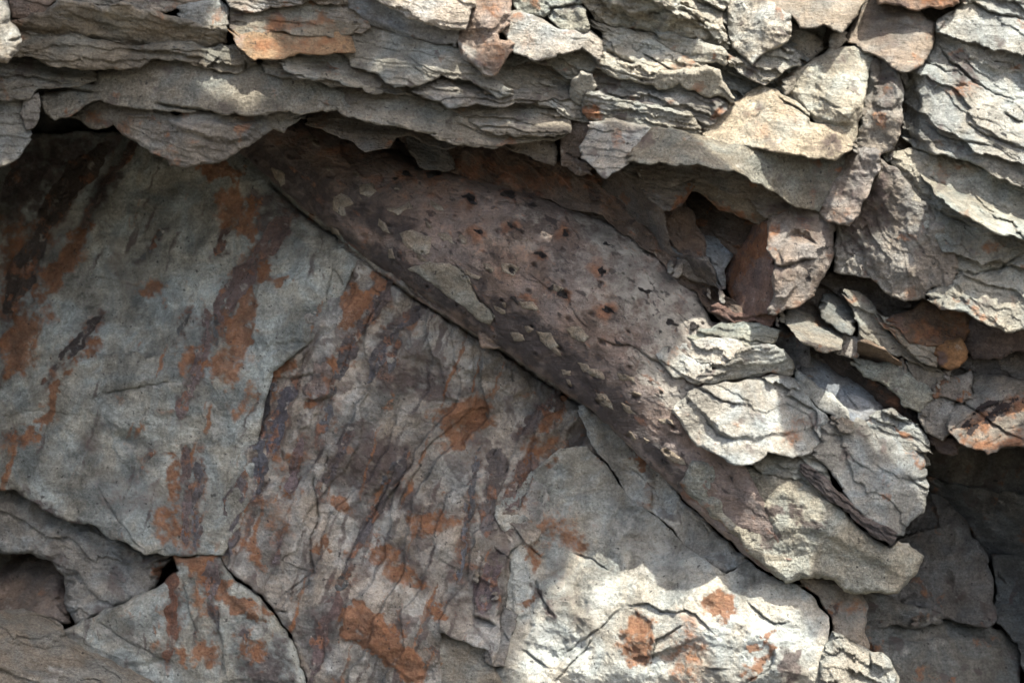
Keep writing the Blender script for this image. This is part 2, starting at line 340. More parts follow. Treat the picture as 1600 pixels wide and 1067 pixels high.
shade_shelf('added_sun_blocker', SHADE_SHELF, 2.415 + DZ, 2.485 + DZ, [sh([(-.345, .37), (-.28, .375), (-.215, .45), (-.24, .485), (-.32, .455)]), sh([(-.66, .54), (-.54, .54), (-.54, .64), (-.66, .64)])])  # added off-frame slab shading the left; its holes let sun patches through
shade_shelf('added_sun_blocker', [(1.9, -.1), (1.24, -.1), (1.22, .3), (1.17, .6), (1.02, .74), (.90, .70), (.80, .655), (.70, .64), (.683, .665), (.69, .70), (.74, .72), (.80, .745), (.815, .80), (.84, .835), (.95, .85), (1.3, .95), (1.9, .9)], 2.415, 2.485)  # second added sun blocker, hooked to shade the right side

LEDGE = 'ledges of the overhanging shale'; BLK = 'blocks wedged in the broken shale'; SLAB_G = 'pieces of the lower bedding slab'; TOPR = 'jointed blocks of the sunlit top right'; SH = 'rocks in the shaded recess'
sl_ = tps([(0, 240, -400), (150, 230, -340), (0, 430, -320), (0, 700, -265), (0, 1050, -230), (400, 300, -205), (400, 700, -150), (560, 420, -105), (650, 560, -80), (800, 700, -80), (700, 1000, -85), (300, 1000, -150), (900, 880, -80), (1100, 890, -35), (1200, 1000, 10), (1000, 1050, -10), (1000, 780, -85)])
def halos(lst):
    return tuple(('dark', s, 7, .75, w * .75) for s, w, t in lst) + tuple(('rust', s, 9, .34, w * 1.1) for s, w, t in lst[::2])
def roots(par, rel, lst):
    for (s, w, tint) in lst:
        p = np.array(P(s)); q = []; 
        # resample and offset to a tapering ribbon
        L = np.concatenate([[0], np.cumsum(np.hypot(*np.diff(p, axis=0).T))]); n = max(6, int(L[-1] / 9)); t = np.linspace(0, L[-1], n)
        x = np.interp(t, L, p[:, 0]); y = np.interp(t, L, p[:, 1]); x[1:-1] = (x[:-2] + x[2:] + 2 * x[1:-1]) / 4; y[1:-1] = (y[:-2] + y[2:] + 2 * y[1:-1]) / 4
        dx = np.gradient(x); dy = np.gradient(y); l = np.hypot(dx, dy); nx, ny = -dy / l, dx / l; f = t / L[-1]
        ww = w * .62 * (np.clip(np.minimum(f, (1 - f) * .8) * 9, 0, 1) ** .5 * .8 + .2) * (1 + .22 * np.sin(f * 11 + w) + .15 * np.sin(f * 23 + 2 * w))
        out = list(zip(x + nx * ww, y + ny * ww)) + list(zip(x - nx * ww, y - ny * ww))[::-1]
        c = list(zip(x, y))
        rock('fossil_root', out, None, parent=par, over=rel, tint=tuple(c * .85 for c in tint), mat='bark', R=7, drop=3.4, rough=1.4, warp=2.2, back=0, shrink=-2,
             fn=lambda X, Y: 1.6 + 3.2 * fbm(X, Y, 18, 4, 5), cracks=((c, 1.6, 2.),), auto=(('rust', 26, .12, .6), ('pale', 20, .3, .6)))
# ---------------------------------------------------------------- the lower slab
RA = (('d 470,420 400,510 340,580 280,650 200,750', 15, (.07, .06, .058)), ('d 770,10 710,90 655,180', 7, DARK), ('k 280,640 200,760 110,880 d 1060,330 1020,440 1030,500', 26, (.15, .105, .095)), ('d 1040,0 1040,80 1000,160', 12, BROWN),
    ('d 880,400 850,460 840,530', 9, DARK), ('d 950,390 960,480 940,600 900,720 850,830 825,920', 16, (.16, .12, .115)), ('d 1000,400 990,480 1000,560', 8, DARK), ('a 520,650 380,790 270,930 190,1060 d 100,250 30,420', 30, (.075, .06, .052)),
    ('d 75,930 20,1010', 9, DARK), ('g 850,0 850,150 845,300 840,460', 13, PURP), ('g 908,0 900,180 890,330 880,470', 11, (.12, .11, .115)), ('a 640,640 480,860 380,1067', 12, BROWN), ('g 690,0 660,60 645,120', 6, DARK))
RB = (('e 240,260 190,370 120,450 60,540 20,650', 17, (.1, .08, .078)), ('e 400,380 300,450 220,520 180,620 140,730', 20, (.105, .095, .1)), ('e 280,500 250,620 225,690', 12, (.1, .095, .1)), ('o 210,220 130,330 95,480 90,640 105,850 95,930', 20, (.1, .1, .115)), ('o 340,220 260,330 210,480 185,640 160,700', 20, (.09, .085, .1)),
    ('o 510,90 480,250 430,330', 30, (.24, .19, .17)), ('o 660,40 600,180 560,300 520,450 470,600', 12, (.11, .105, .11)), ('o 690,500 620,640 560,760 500,900 470,980', 13, (.12, .1, .1)), ('o 380,580 350,700 320,820 300,920', 16, (.17, .125, .125)), ('h 330,0 250,140 180,260 100,400 20,580', 14, (.1, .088, .09)),
    ('h 640,20 610,180 590,320 560,500 530,640', 10, (.12, .12, .13)), ('h 735,0 715,120 690,230 680,400', 24, (.14, .12, .115)), ('h 880,20 840,120 780,240 760,290', 24, (.17, .125, .115)), ('h 715,490 690,580 665,680 650,770', 26, (.13, .1, .105)), ('g 1090,120 1060,280 1040,420 1000,480', 24, (.13, .115, .12)), ('g 1530,650 1490,760 1450,880 1420,1067', 20, (.13, .09, .085)),
    ('g 1350,20 1330,120 1310,220', 12, (.17, .125, .12)), ('e 1040,780 960,860 880,930 830,980', 18, (.13, .1, .09)), ('g 1600,540 1560,600 1530,660', 14, DARK), ('o 1500,600 1460,720 1420,900 1400,1060', 9, (.13, .125, .13)), ('o 860,60 840,160 760,240', 9, (.1, .1, .11)), ('o 1000,680 930,800 870,880', 11, (.09, .09, .1)), ('g 1190,0 1180,120 1150,260', 9, (.15, .14, .145)), ('g 1280,380 1260,440 1240,520', 10, (.14, .11, .11)))
RC = (('g 800,560 790,700 775,850 765,980', 15, (.15, .075, .05)), ('g 985,500 960,600 960,690', 20, (.15, .12, .12)), ('g 950,700 980,770 985,840', 12, (.12, .11, .11)), ('g 1110,800 1120,900 1110,960', 8, (.12, .1, .1)))
SA, relA = rock('bedding_slab', 'z -25,215 190,205 300,235 400,225 470,262 540,315 590,372 563,405 545,440 515,512 485,540 452,560 425,585 412,640 402,720 388,800 350,868 g 870,490 780,490 720,480 660,492 560,430 440,370 370,355 240,300 130,230 40,190 -70,120', None,
    'large dim grey bedding surface with rust streaks below the overhang on the left', 'rock slab', SLAB_G, COOL, 'smooth', fn=sl_, sym=True, R=6, drop=6, rough=5, warp=1.4,
    plates=(('d 380,860 470,890 560,960 640,960 720,900 880,880 830,720 700,740 500,790', 5, 8), ('g -70,-60 200,-20 420,120 600,300 680,480 560,430 240,300 -70,110', 7, 14), ('d 530,440 830,400 840,700 480,790 400,860 300,800 350,600', 4, 10),
            ('d 1180,260 1500,200 1520,380 1440,540 1260,560 1190,620 1160,500', 6, 6), ('d 1190,640 1260,590 1440,545 1400,620 1310,660 1210,720', 7, 5)),
    cracks=(('z 425,288 475,335 520,364 548,392 575,408 612,440', 7, 34), ('d 470,790 600,760 860,725', 2.2, 6), ('d 730,280 800,295 860,310', 2, 5), ('g 420,140 520,300 600,420 670,480', 3, 4), ('d 380,220 520,260 640,290', 2, 4), ('z 0,650 60,640 130,650', 2, 4), ('d 1500,380 1540,200 1600,300', 2.5, 5)),
    bumps=((192, 686, 24, 9, 22, -14), (205, 690, 10, 9, 70, -9), (60, 300, 60, 200, 25, -30), (150, 290, 14, 130, 25, -16), (260, 470, 80, 12, -8, 4), (330, 520, 14, 90, 8, -5)), scoop=((190, 44), (80, 15), (26, 3)), streak=(('rust', 108, 200, 26, .38, .75), ('dark', 108, 200, 22, .36, .7)),
    stains=(('rust', 'd 20,560 100,400 190,430 170,560 150,660 40,720 10,640', 8, 1.04), ('rust', 'd 150,330 220,200 340,60 400,0 370,120 280,280 170,380', 8, 1.10), ('rust', 'd 340,620 420,520 460,560 440,610 360,640', 6, 1.10), ('rust', 'd 650,300 700,265 770,300 740,350 680,350', 8, 0.85),
            ('rust', 'd 1050,500 1100,330 1160,290 1185,400 1150,540 1070,560', 5, 1.10), ('rust', 'd 1160,200 1240,185 1350,270 1270,280 1190,240', 4, 1.04), ('rust', 'd 840,590 960,560 930,690 850,690', 6, 0.85), ('rust', 'd 985,600 1130,540 1170,620 1080,740 1000,720', 8, 0.81),
            ('rust', 'd 170,960 240,740 320,660 240,860 180,980', 3, 1.17), ('rust', 'd 60,975 160,950 140,1000 90,1010', 5, 1.04), ('rust', 'a 900,760 1110,780 1070,840 960,810', 4, 1.17), ('rust', 'a 1020,900 1090,880 1190,930 1170,1067 1020,1060', 7, 0.98),
            ('rust', 'd 1000,700 1080,880 1120,800 1200,700 1180,800 1100,920', 6, 0.78), ('rust', 'g 760,10 800,0 810,200 790,230 770,120', 4, 1.04), ('rust', 'g 700,290 800,270 850,420 800,470 740,430', 9, 0.78), ('rust', 'd 0,0 250,0 120,250 60,400 0,420', 20, 0.65), ('rust', 'd 1110,0 1160,0 1150,90 1110,70', 4, 1.04), ('rust', 'g 0,0 130,-30 60,30', 8, 0.65), ('rust', 'd 120,480 230,330 250,440 160,520', 6, 0.59),
            ('dark', 'a 0,700 300,640 500,640 350,860 200,1067 0,1067', 20, 0.91), ('dark', 'd 0,0 330,0 200,180 120,400 30,520 0,560', 18, 0.72), ('dark', 'k 0,440 200,500 420,640 330,760 150,800 60,700', 10, 0.65), ('pale', 'g 440,160 560,330 670,480 520,330', 4, .5), ('pale', 'd 380,860 500,900 560,1000 640,1040 500,1000', 8, .5), ('pale', 'd 640,740 860,715 870,760 700,760', 5, .4),
            ('pale', 'g 330,100 560,230 480,260', 6, .3), ('dark', 'a 1080,1000 1500,900 1600,1000 1600,1067 1300,1067', 12, 0.39), ('dark', 'g 40,170 370,350 360,390 200,330 0,240', 6, 0.91)) + halos(RA),
    auto=(('dark', 150, .28, .45), ('pale', 120, .3, .35), ('rust', 60, .5, .4)))
roots(SA, relA, RA)
SB, relB = rock('bedding_slab', 'z 530,370 570,395 620,430 700,480 800,545 905,620 960,690 920,740 880,790 830,850 z 800,860 797,900 780,1010 h 700,1000 660,920 540,870 460,830 470,1100 g 1410,1130 1400,1050 1330,860 1250,740 1190,670 1080,590 1000,480 990,400 z 350,860 350,795 370,720 378,640 392,575 420,535 460,510 488,485 518,428', None,
    'mottled dark grey and rust bedding surface with many flattened fossil roots under the fossil trunk', 'rock slab', SLAB_G, (.265, .252, .238), 'smooth', fn=lambda X, Y: sl_(X, Y) - 6, sym=True, R=6, drop=5, rough=6, warp=1.4, scoop=((150, 32), (55, 11), (20, 3)), flake=((112, 260, 60, 8),), streak=(('dark', 110, 220, 22, .16, .68), ('rust', 110, 220, 14, .34, .7), ('pale', 108, 110, 14, .34, .6)),
    plates=(('o 80,90 200,40 420,20 330,200 200,210', 8, 4), ('o 370,340 480,340 420,500 330,520', 5, 3), ('o 390,180 430,80 560,60 560,300 480,350 370,340', 8, 5), ('h 0,760 60,690 240,800 350,900 400,1040 330,1067 220,980 100,880 0,870', 6, 5), ('h 610,760 640,480 770,480 760,620 710,800', 10, 4),
            ('o 690,500 840,560 960,740 900,860 760,960 600,1060 480,1050 560,760', 7, 6), ('e 320,460 420,380 560,470 640,560 840,640 900,760 800,820 680,720 440,640 290,620', 9, 10)),
    cracks=(('z 560,400 612,440 660,475 700,500 745,526 800,560 850,596 905,631 950,668', 6, 30), ('h 260,90 180,260 100,400 0,590', 3, 8), ('g 1440,230 1450,330 1410,400 1410,500 1430,570 1350,620 1260,680', 2.2, 12), ('o 440,760 450,900 470,1060', 2.2, 7), ('h 700,320 780,350 850,430 930,500', 2, 8), ('o 330,200 440,170', 3, 8), ('o 370,345 480,350 560,310', 3, 6),
            ('o 250,650 250,720', 3, 8), ('h 700,450 775,500', 3, 10), ('e 820,640 800,720', 2.5, 7), ('h 610,760 710,800', 3, 14), ('g 1250,740 1310,740', 3, 9), ('e 60,550 10,700', 2.5, 6), ('h 720,0 700,40', 3, 9), ('g 1500,0 1450,220', 2, 6), ('g 1100,0 1060,130', 2, 5)),
    bumps=((690, 870, 60, 20, 40, -6), (720, 585, 40, 25, 35, 9), (500, 730, 14, 70, 14, 5), (600, 640, 16, 120, 22, 6), (600, 950, 60, 30, 40, 8), (760, 640, 30, 60, 40, -6)),
    stains=(('rust', 'o 90,90 200,40 320,50 290,140 200,200 130,190', 4, 1.17), ('rust', 'e 10,380 60,290 100,310 150,350 110,430 30,480', 4, 1.10), ('rust', 'e 140,240 230,225 215,310 160,310', 4, 1.10), ('rust', 'o 520,80 600,60 580,150 530,150', 5, 1.04), ('rust', 'o 1230,420 1370,360 1530,320 1520,480 1370,630 1250,560', 8, 1.23),
            ('rust', 'e 990,790 1050,810 1010,900 940,990 960,880', 4, 1.04), ('rust', 'e 900,960 1040,1010 1000,1067 880,1067', 8, 0.78), ('rust', 'h 320,320 450,290 520,330 460,400 340,370', 10, 0.91), ('rust', 'h 120,430 220,440 300,560 380,620 290,620 150,520', 5, 0.91), ('rust', 'h 0,760 60,700 230,800 340,900 390,1020 330,1067 220,980 100,880 0,870', 3, 1.30),
            ('rust', 'h 420,700 460,700 475,770 430,780', 3, 1.17), ('rust', 'g 1060,400 1150,390 1200,480 1190,560 1120,500 1080,460', 7, 0.91), ('rust', 'g 1430,420 1490,400 1490,460 1430,470', 3, 1.10), ('rust', 'g 1250,60 1330,40 1320,220 1290,220', 8, 0.65), ('rust', 'o 0,20 80,120 130,260 0,440', 14, 0.52), ('rust', 'o 250,860 330,800 330,940 260,940', 9, 0.78), ('rust', 'o 560,960 620,940 620,1040 570,1030', 5, 1.04), ('rust', 'o 380,330 440,350 380,355', 3, 1.17),
            ('rust', 'h 0,230 50,300 0,300', 5, 0.91), ('rust', 'g 1200,260 1300,280 1340,380 1240,420', 16, 0.52), ('rust', 'h 840,0 960,0 900,90 850,180', 8, 0.78),
            ('dark', 'o 740,100 1180,60 1280,260 1500,260 1420,300 1240,360 1100,330 860,260', 14, 0.81), ('dark', 'o 800,560 1080,600 1060,760 960,900 760,900 620,860 640,760', 16, 0.78), ('dark', 'h 30,60 220,0 330,200 560,300 430,330 260,280 120,260', 16, 0.78), ('dark', 'h 160,390 300,440 420,560 400,640 260,520', 14, 0.65), ('dark', 'h 480,560 620,520 620,760 500,780', 14, 0.59),
            ('pale', 'o 1170,60 1300,20 1440,180 1430,240 1330,220 1280,130', 12, .75), ('pale', 'o 1180,800 1290,830 1340,920 1250,900', 8, .6), ('pale', 'o 370,345 460,350 410,500 335,515', 4, .55), ('pale', 'o 1240,640 1400,600 1420,760 1260,780', 10, .5), ('pale', 'h 150,540 260,580 420,680 440,820 340,800 240,720', 9, .6), ('pale', 'h 460,0 560,0 570,160 540,180 440,130', 8, .5), ('pale', 'g 1310,400 1420,380 1410,560 1310,610', 8, .5), ('pale', 'h 620,90 700,40 690,300 610,440', 8, .4),
            ('pale', 'h 0,890 100,900 300,1067 0,1067', 6, .5), ('pale', 'o 560,0 600,0 520,60', 4, .4)) + halos(RB),
    auto=(('dark', 55, .1, .55), ('pale', 34, .3, .5), ('rust', 40, .42, .5)))
roots(SB, relB, RB)
SC, relC = rock('bedding_slab', 'g 780,488 870,488 990,480 1080,600 1190,680 1250,750 1330,870 1400,1060 1420,1130 700,1130 560,1040 300,880 282,830 400,775 500,730 640,668 700,640 770,600 820,560', None,
    'fractured triangular grey slab with orange stains at the bottom left corner of the crack', 'rock slab', SLAB_G, COOL, 'smooth', fn=lambda X, Y: sl_(X, Y) - 4, sym=True, R=8, drop=10, rough=5, scoop=((120, 20), (36, 5)), streak=(('rust', 94, 160, 16, .38, .6), ('dark', 94, 160, 15, .25, .6)),
    plates=(('g 940,700 1030,710 1100,780 1220,800 1300,860 1380,1067 1020,1067 990,860', 7, 5), ('g 1080,600 1180,680 1240,750 1220,800 1120,760 1050,700 1010,600', 5, 6), ('g 300,840 640,670 760,610 760,960 560,1000', 8, 9)),
    cracks=(('g 440,790 560,860 740,960', 2.5, 4), ('g 980,800 1010,900 1030,1060', 2.5, 7), ('g 1000,700 990,860', 2, 6), ('g 830,560 850,700 900,860', 2, 5)),
    stains=(('rust', 'g 1040,690 1130,690 1230,750 1210,795 1120,775 1050,735', 4, 1.23), ('rust', 'g 780,470 900,480 960,440 1000,480 940,560 925,660 880,570 800,520', 5, 1.17), ('rust', 'g 1090,860 1200,900 1190,960 1110,940', 8, 1.04), ('rust', 'g 900,860 1000,890 960,1000 900,980', 6, 1.04), ('rust', 'g 800,900 860,920 850,990 810,960', 4, 1.04), ('rust', 'g 730,640 760,620 740,760', 4, 0.78), ('rust', 'g 1000,590 1050,600 1040,680 990,690', 6, 0.91), ('rust', 'g 860,540 920,560 920,760 880,700', 8, 0.78),
            ('pale', 'g 420,790 560,860 740,950 800,990 720,970 480,850', 4, .7), ('pale', 'g 300,840 480,960 700,1067 560,1040 290,880', 8, .6), ('pale', 'g 1010,740 1110,790 1220,810 1180,850 1080,810', 5, .7), ('pale', 'g 300,830 640,670 760,600 640,690 400,790', 4, .5), ('dark', 'g 1100,920 1300,860 1340,1067 1120,1067', 12, 0.78)) + halos(RC),
    auto=(('dark', 60, .3, .4), ('rust', 50, .4, .5)))
roots(SC, relC, RC)
rock('boulder', 'g -80,750 70,755 200,765 290,830 300,885 420,950 560,1010 700,1080 720,1140 -80,1140', [(0, 1000, -120), (200, 1050, -130), (0, 960, -180)], 'blurred buff sandstone boulder filling the bottom left corner', 'boulder', None, (.25, .23, .195), 'sand', R=26, drop=35, rough=8, flake=((25, 160, 26, 5),), auto=(('pale', 70, .3, .5),))
rock('rock_block', 'g -80,120 -10,170 130,230 240,300 380,360 450,375 560,430 660,495 780,495 740,560 700,640 620,690 400,785 335,805 300,700 290,580 240,520 120,480 -80,475', None, 'grey stepped block tapering to a point above the dark hollow at the left edge', 'rock block', SLAB_G, (.25, .255, .245), 'shale', fn=lambda X, Y: sl_(X, Y) - 30 + (Y - 850) * .1, R=30, drop=44, rough=7, flake=((24, 140, 30, 7),),
     scoop=((70, 9),), stains=(('rust', 'g 700,540 760,530 770,570 720,590', 3, 1.30),), auto=(('dark', 70, .2, .5),))
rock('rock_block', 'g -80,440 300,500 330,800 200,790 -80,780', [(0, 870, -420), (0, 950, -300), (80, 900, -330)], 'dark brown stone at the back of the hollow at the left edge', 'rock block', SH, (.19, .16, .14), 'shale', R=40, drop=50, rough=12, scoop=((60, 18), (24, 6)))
S6, rel6 = rock('bedding_slab', 'h 1130,0 1220,80 1330,240 1480,340 1570,430 i 100,490 220,570 330,510 380,560 480,620 550,625 620,690 690,770 690,860 640,1000 700,1140 z 1000,1110 760,1110 h 690,1000 750,990 700,900 800,800 770,740 770,500 790,400 700,320 720,240 790,210 900,80 1000,0', None,
    'pale smooth slab with an orange patch, sunlit along the bottom of the photo', 'rock slab', SLAB_G, (.365, .36, .325), 'smooth', fn=lambda X, Y: sl_(X, Y) - 10 + 31 * smooth(800, 1000, X + .25 * (Y - 700)), sym=True, R=10, drop=3, rough=6, warp=1.6, scoop=((170, 34), (60, 12), (24, 3)),
    plates=(('h 770,500 810,410 880,440 860,760 790,790', 7, 6), ('h 1050,470 1300,600 1500,640 1570,700 i 100,730 300,730 400,800 480,800 690,830 690,1067 0,1100 h 900,1067 1100,900 1060,600', 12, 26), ('h 1270,860 1350,740 1430,790 1420,900 1390,980 1290,960', -7, 5), ('h 890,600 1060,500 1060,700 1160,760 1000,940 850,880', 9, 12)),
    cracks=(('h 1290,720 1400,700 1470,750 1570,735 i 20,730 80,750 170,850', 2.2, 12), ('i 310,700 380,760 440,800 500,790', 2.2, 9), ('h 890,590 920,680 970,760', 3.5, 10), ('h 780,370 860,440 930,500', 2.2, 6), ('i 120,990 160,1010 230,1000', 2.2, 7), ('i 440,900 420,1000 300,1067', 3, 9), ('h 1000,950 1200,800 1290,720', 2.5, 6), ('h 1050,470 1150,500 1230,560', 3, 5), ('h 830,910 900,960 950,1000', 3, 8), ('h 980,1060 1100,930 1160,850', 3, 7), ('h 1410,990 1440,870 1570,800', 3, 9), ('i 150,580 210,575', 2.5, 6)),
    bumps=((1280, 1000, 26, 60, 20, -10),), stains=(('rust', 'h 840,330 1000,300 1130,390 1110,460 1030,430 860,410', 14, 0.78), ('rust', 'h 860,440 930,480 880,560', 5, 1.10), ('rust', 'h 1060,400 1110,400 1130,450 1080,450', 6, 1.17), ('rust', 'h 1265,880 1350,735 1425,790 1430,880 1390,980 1290,960', 5, 0.94), ('rust', 'i 110,740 165,640 255,680 245,750 190,780', 4, 1.23), ('rust', 'i 330,915 440,825 420,860 400,880 340,930', 3, 1.17), ('rust', 'i 290,1030 430,890 440,910 320,1050', 4, 0.91),
            ('rust', 'i 0,760 60,760 130,900 100,1067 -40,1067 -60,900', 14, 0.59), ('dark', 'i 470,920 540,920 560,1040 480,1067', 5, 1.04), ('dark', 'h 1150,10 1230,0 1220,90 1160,90', 7, 0.65), ('rust', 'h 1170,30 1200,60 1180,80', 4, 1.04), ('dark', 'h 890,620 960,700 980,780 930,720', 5, 0.78), ('rust', 'h 820,720 860,680 850,720', 3, 1.04), ('rust', 'h 900,80 1000,20 960,80 920,120', 5, 0.78), ('dark', 'h 1000,520 1160,740 1060,900 900,860', 26, 0.33), ('pale', 'h 1130,110 1560,420 1570,600 1300,560', 26, .45)),
    auto=(('rust', 90, .52, .4), ('pale', 80, .3, .35)))
rock('rock_strip', 'n 210,640 250,635 350,700 420,760 540,860 620,940 730,1030 760,1075 i 60,300 160,400 250,470 330,512 225,568 160,545 80,490 0,420 -20,380 h 1480,335 1330,235 1215,75 1140,-10', None, 'narrow pale strip of slab running along the lower edge of the fossil trunk', 'rock strip', SLAB_G, (.37, .37, .345), 'smooth', fn=lambda X, Y: sl_(X, Y) + 16, R=9, drop=12, rough=4, scoop=((60, 8),), cracks=(('h 1290,60 1420,170 1380,190', 2.5, 5), ('i 0,250 150,390', 2, 5)),
     stains=(('rust', 'n 570,930 640,950 650,990 600,985', 3, 1.17), ('dark', 'n 550,900 600,940 570,950', 3, 1.04)))
rock('rock_block', 'h 455,828 540,868 660,918 700,1000 760,1110 470,1110 400,1060 390,930', None, 'buff slab fragment with rusty spots at the middle of the bottom edge', 'rock block', SLAB_G, (.25, .23, .2), 'shale', fn=lambda X, Y: sl_(X, Y) + 2, R=8, drop=9, rough=5, scoop=((50, 6),), auto=(('rust', 40, .35, .6),))
rock('rock_chip', 'h 720,850 745,750 810,790 780,880 755,1000 700,985 655,960', None, 'small angular chip wedged in the crack beside the pale sunlit slab', 'rock chip', SLAB_G, (.22, .205, .185), 'shale', fn=lambda X, Y: sl_(X, Y) + 12, R=5, drop=6, rough=2, cracks=(('h 740,830 770,880', 2, 5),))
rock('rock_block', 'i 545,615 640,600 740,630 830,670 860,750 850,850 872,945 800,900 700,850 690,760 620,680', [(1300, 930, 20), (1330, 1000, 30)], 'upright buff block beneath the overhanging tip of grey rock', 'rock block', None, (.25, .225, .19), 'shale', R=8, drop=12, rough=4, cracks=(('i 690,770 640,700 560,630', 2.5, 6),), stains=(('rust', 'i 550,625 680,740 640,720', 3, 1.04), ('rust', 'i 680,700 840,700 850,750 700,740', 9, 0.52), ('dark', 'i 680,710 720,720 700,760', 3, 1.17)))
rock('rock_block', 'i 640,960 700,850 800,895 870,940 960,980 1000,1067 1010,1140 600,1140', [(1340, 1020, 75), (1290, 1067, 85)], 'crumbly white sunlit lumps at the bottom edge beside the dark recess', 'rock block', None, (.36, .36, .325), 'sand', R=10, drop=16, rough=10, flake=((20, 40, 16, 9),), scoop=((34, 10),), cracks=(('i 860,850 870,940 880,1030', 2.5, 9),))
# ---------------------------------------------------------------- shaded recess at the lower right
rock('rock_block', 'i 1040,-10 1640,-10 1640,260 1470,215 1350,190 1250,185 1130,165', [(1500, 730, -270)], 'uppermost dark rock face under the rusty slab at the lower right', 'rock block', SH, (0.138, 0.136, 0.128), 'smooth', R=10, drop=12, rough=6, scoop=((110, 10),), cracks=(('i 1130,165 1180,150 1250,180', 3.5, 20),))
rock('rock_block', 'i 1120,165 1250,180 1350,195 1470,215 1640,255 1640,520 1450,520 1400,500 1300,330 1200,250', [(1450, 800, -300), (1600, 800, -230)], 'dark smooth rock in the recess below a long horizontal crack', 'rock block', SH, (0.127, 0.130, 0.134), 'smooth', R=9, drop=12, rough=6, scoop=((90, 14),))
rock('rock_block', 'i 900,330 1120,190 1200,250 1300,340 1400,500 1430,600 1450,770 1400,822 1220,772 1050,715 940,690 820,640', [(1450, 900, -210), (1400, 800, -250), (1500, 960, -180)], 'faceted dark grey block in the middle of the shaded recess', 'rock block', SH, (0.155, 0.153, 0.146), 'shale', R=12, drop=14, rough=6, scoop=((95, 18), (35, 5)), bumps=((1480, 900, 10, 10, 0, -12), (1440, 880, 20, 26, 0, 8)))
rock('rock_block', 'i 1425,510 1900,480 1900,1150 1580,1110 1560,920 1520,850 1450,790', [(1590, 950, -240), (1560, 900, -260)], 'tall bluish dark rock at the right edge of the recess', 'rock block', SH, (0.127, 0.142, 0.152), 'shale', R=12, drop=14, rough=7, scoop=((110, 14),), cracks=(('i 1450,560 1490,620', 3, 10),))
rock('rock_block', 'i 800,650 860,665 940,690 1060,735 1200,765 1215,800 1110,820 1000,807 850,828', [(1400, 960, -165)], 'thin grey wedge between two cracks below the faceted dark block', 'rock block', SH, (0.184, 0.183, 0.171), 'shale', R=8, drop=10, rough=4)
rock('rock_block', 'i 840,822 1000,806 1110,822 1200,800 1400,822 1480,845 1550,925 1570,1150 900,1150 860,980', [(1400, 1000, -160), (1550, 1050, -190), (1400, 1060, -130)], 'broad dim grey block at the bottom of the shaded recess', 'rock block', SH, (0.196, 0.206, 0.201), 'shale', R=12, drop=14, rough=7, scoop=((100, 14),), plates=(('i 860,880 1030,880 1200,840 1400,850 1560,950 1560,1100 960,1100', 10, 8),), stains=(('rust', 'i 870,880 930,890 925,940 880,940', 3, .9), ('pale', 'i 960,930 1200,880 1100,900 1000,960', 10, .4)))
# ---------------------------------------------------------------- fossil trunk
def logd(X, Y):
    u = .775 * X + .63 * Y; v = -.63 * X + .775 * Y
    vu = np.interp(u, [400, 480, 700, 850, 1000, 1100, 1300, 1500], [-135, -150, -228, -292, -338, -342, -342, -342]); vl = np.interp(u, [400, 480, 700, 850, 1040, 1200, 1340, 1500], [-44, -46, -50, -66, -80, -72, -60, -58])
    vc = (vu + vl) / 2; r = (vl - vu) / 2 * 1.03; t = np.clip(np.abs((v - vc) / r), 0, 1)
    base = np.interp(u, [400, 500, 650, 800, 1000, 1200, 1400], [-225, -185, -115, -68, -40, -18, 10])
    return base + np.interp(u, [400, 900, 1100, 1300], [.85, .82, .74, .62]) * r * (1 - t ** 2) ** .5
PITS = [(636, 272), (680, 273), (734, 313), (797, 303), (747, 363), (800, 355), (885, 364), (846, 401), (940, 426), (882, 459), (950, 485), (797, 421)]
SC_ = [(px_ + 2, py_, 13) for px_, py_ in PITS]
for i_ in range(-2, 14):                             # root scars stand in slanting rows along the trunk
    for k_ in range(7):
        u_ = 470 + i_ * 66 + (k_ % 2) * 33; v_ = -66 - k_ * 40 - (u_ - 600) * .06
        SC_.append((.775 * u_ - .63 * v_ + 9 * math.sin(i_ * 5 + k_ * 3), .63 * u_ + .775 * v_ + 7 * math.sin(i_ * 3 + k_ * 7), 8 + 3 * math.sin(i_ * 7 + k_)))
def scarbumps(X, Y):
    d = np.zeros(X.shape)
    for (x, y, s) in SC_:
        m = (np.abs(X - x) < 40) & (np.abs(Y - y) < 40); 
        if not m.any(): continue
        u, v = rot(X[m] - x, Y[m] - y, 39); rr = (u / (s * 1.5)) ** 2 + (v / s) ** 2; d[m] += 9 * np.exp(-rr) - 13 * np.exp(-((u / (s * .55)) ** 2 + (v / (s * .38)) ** 2))
    return d
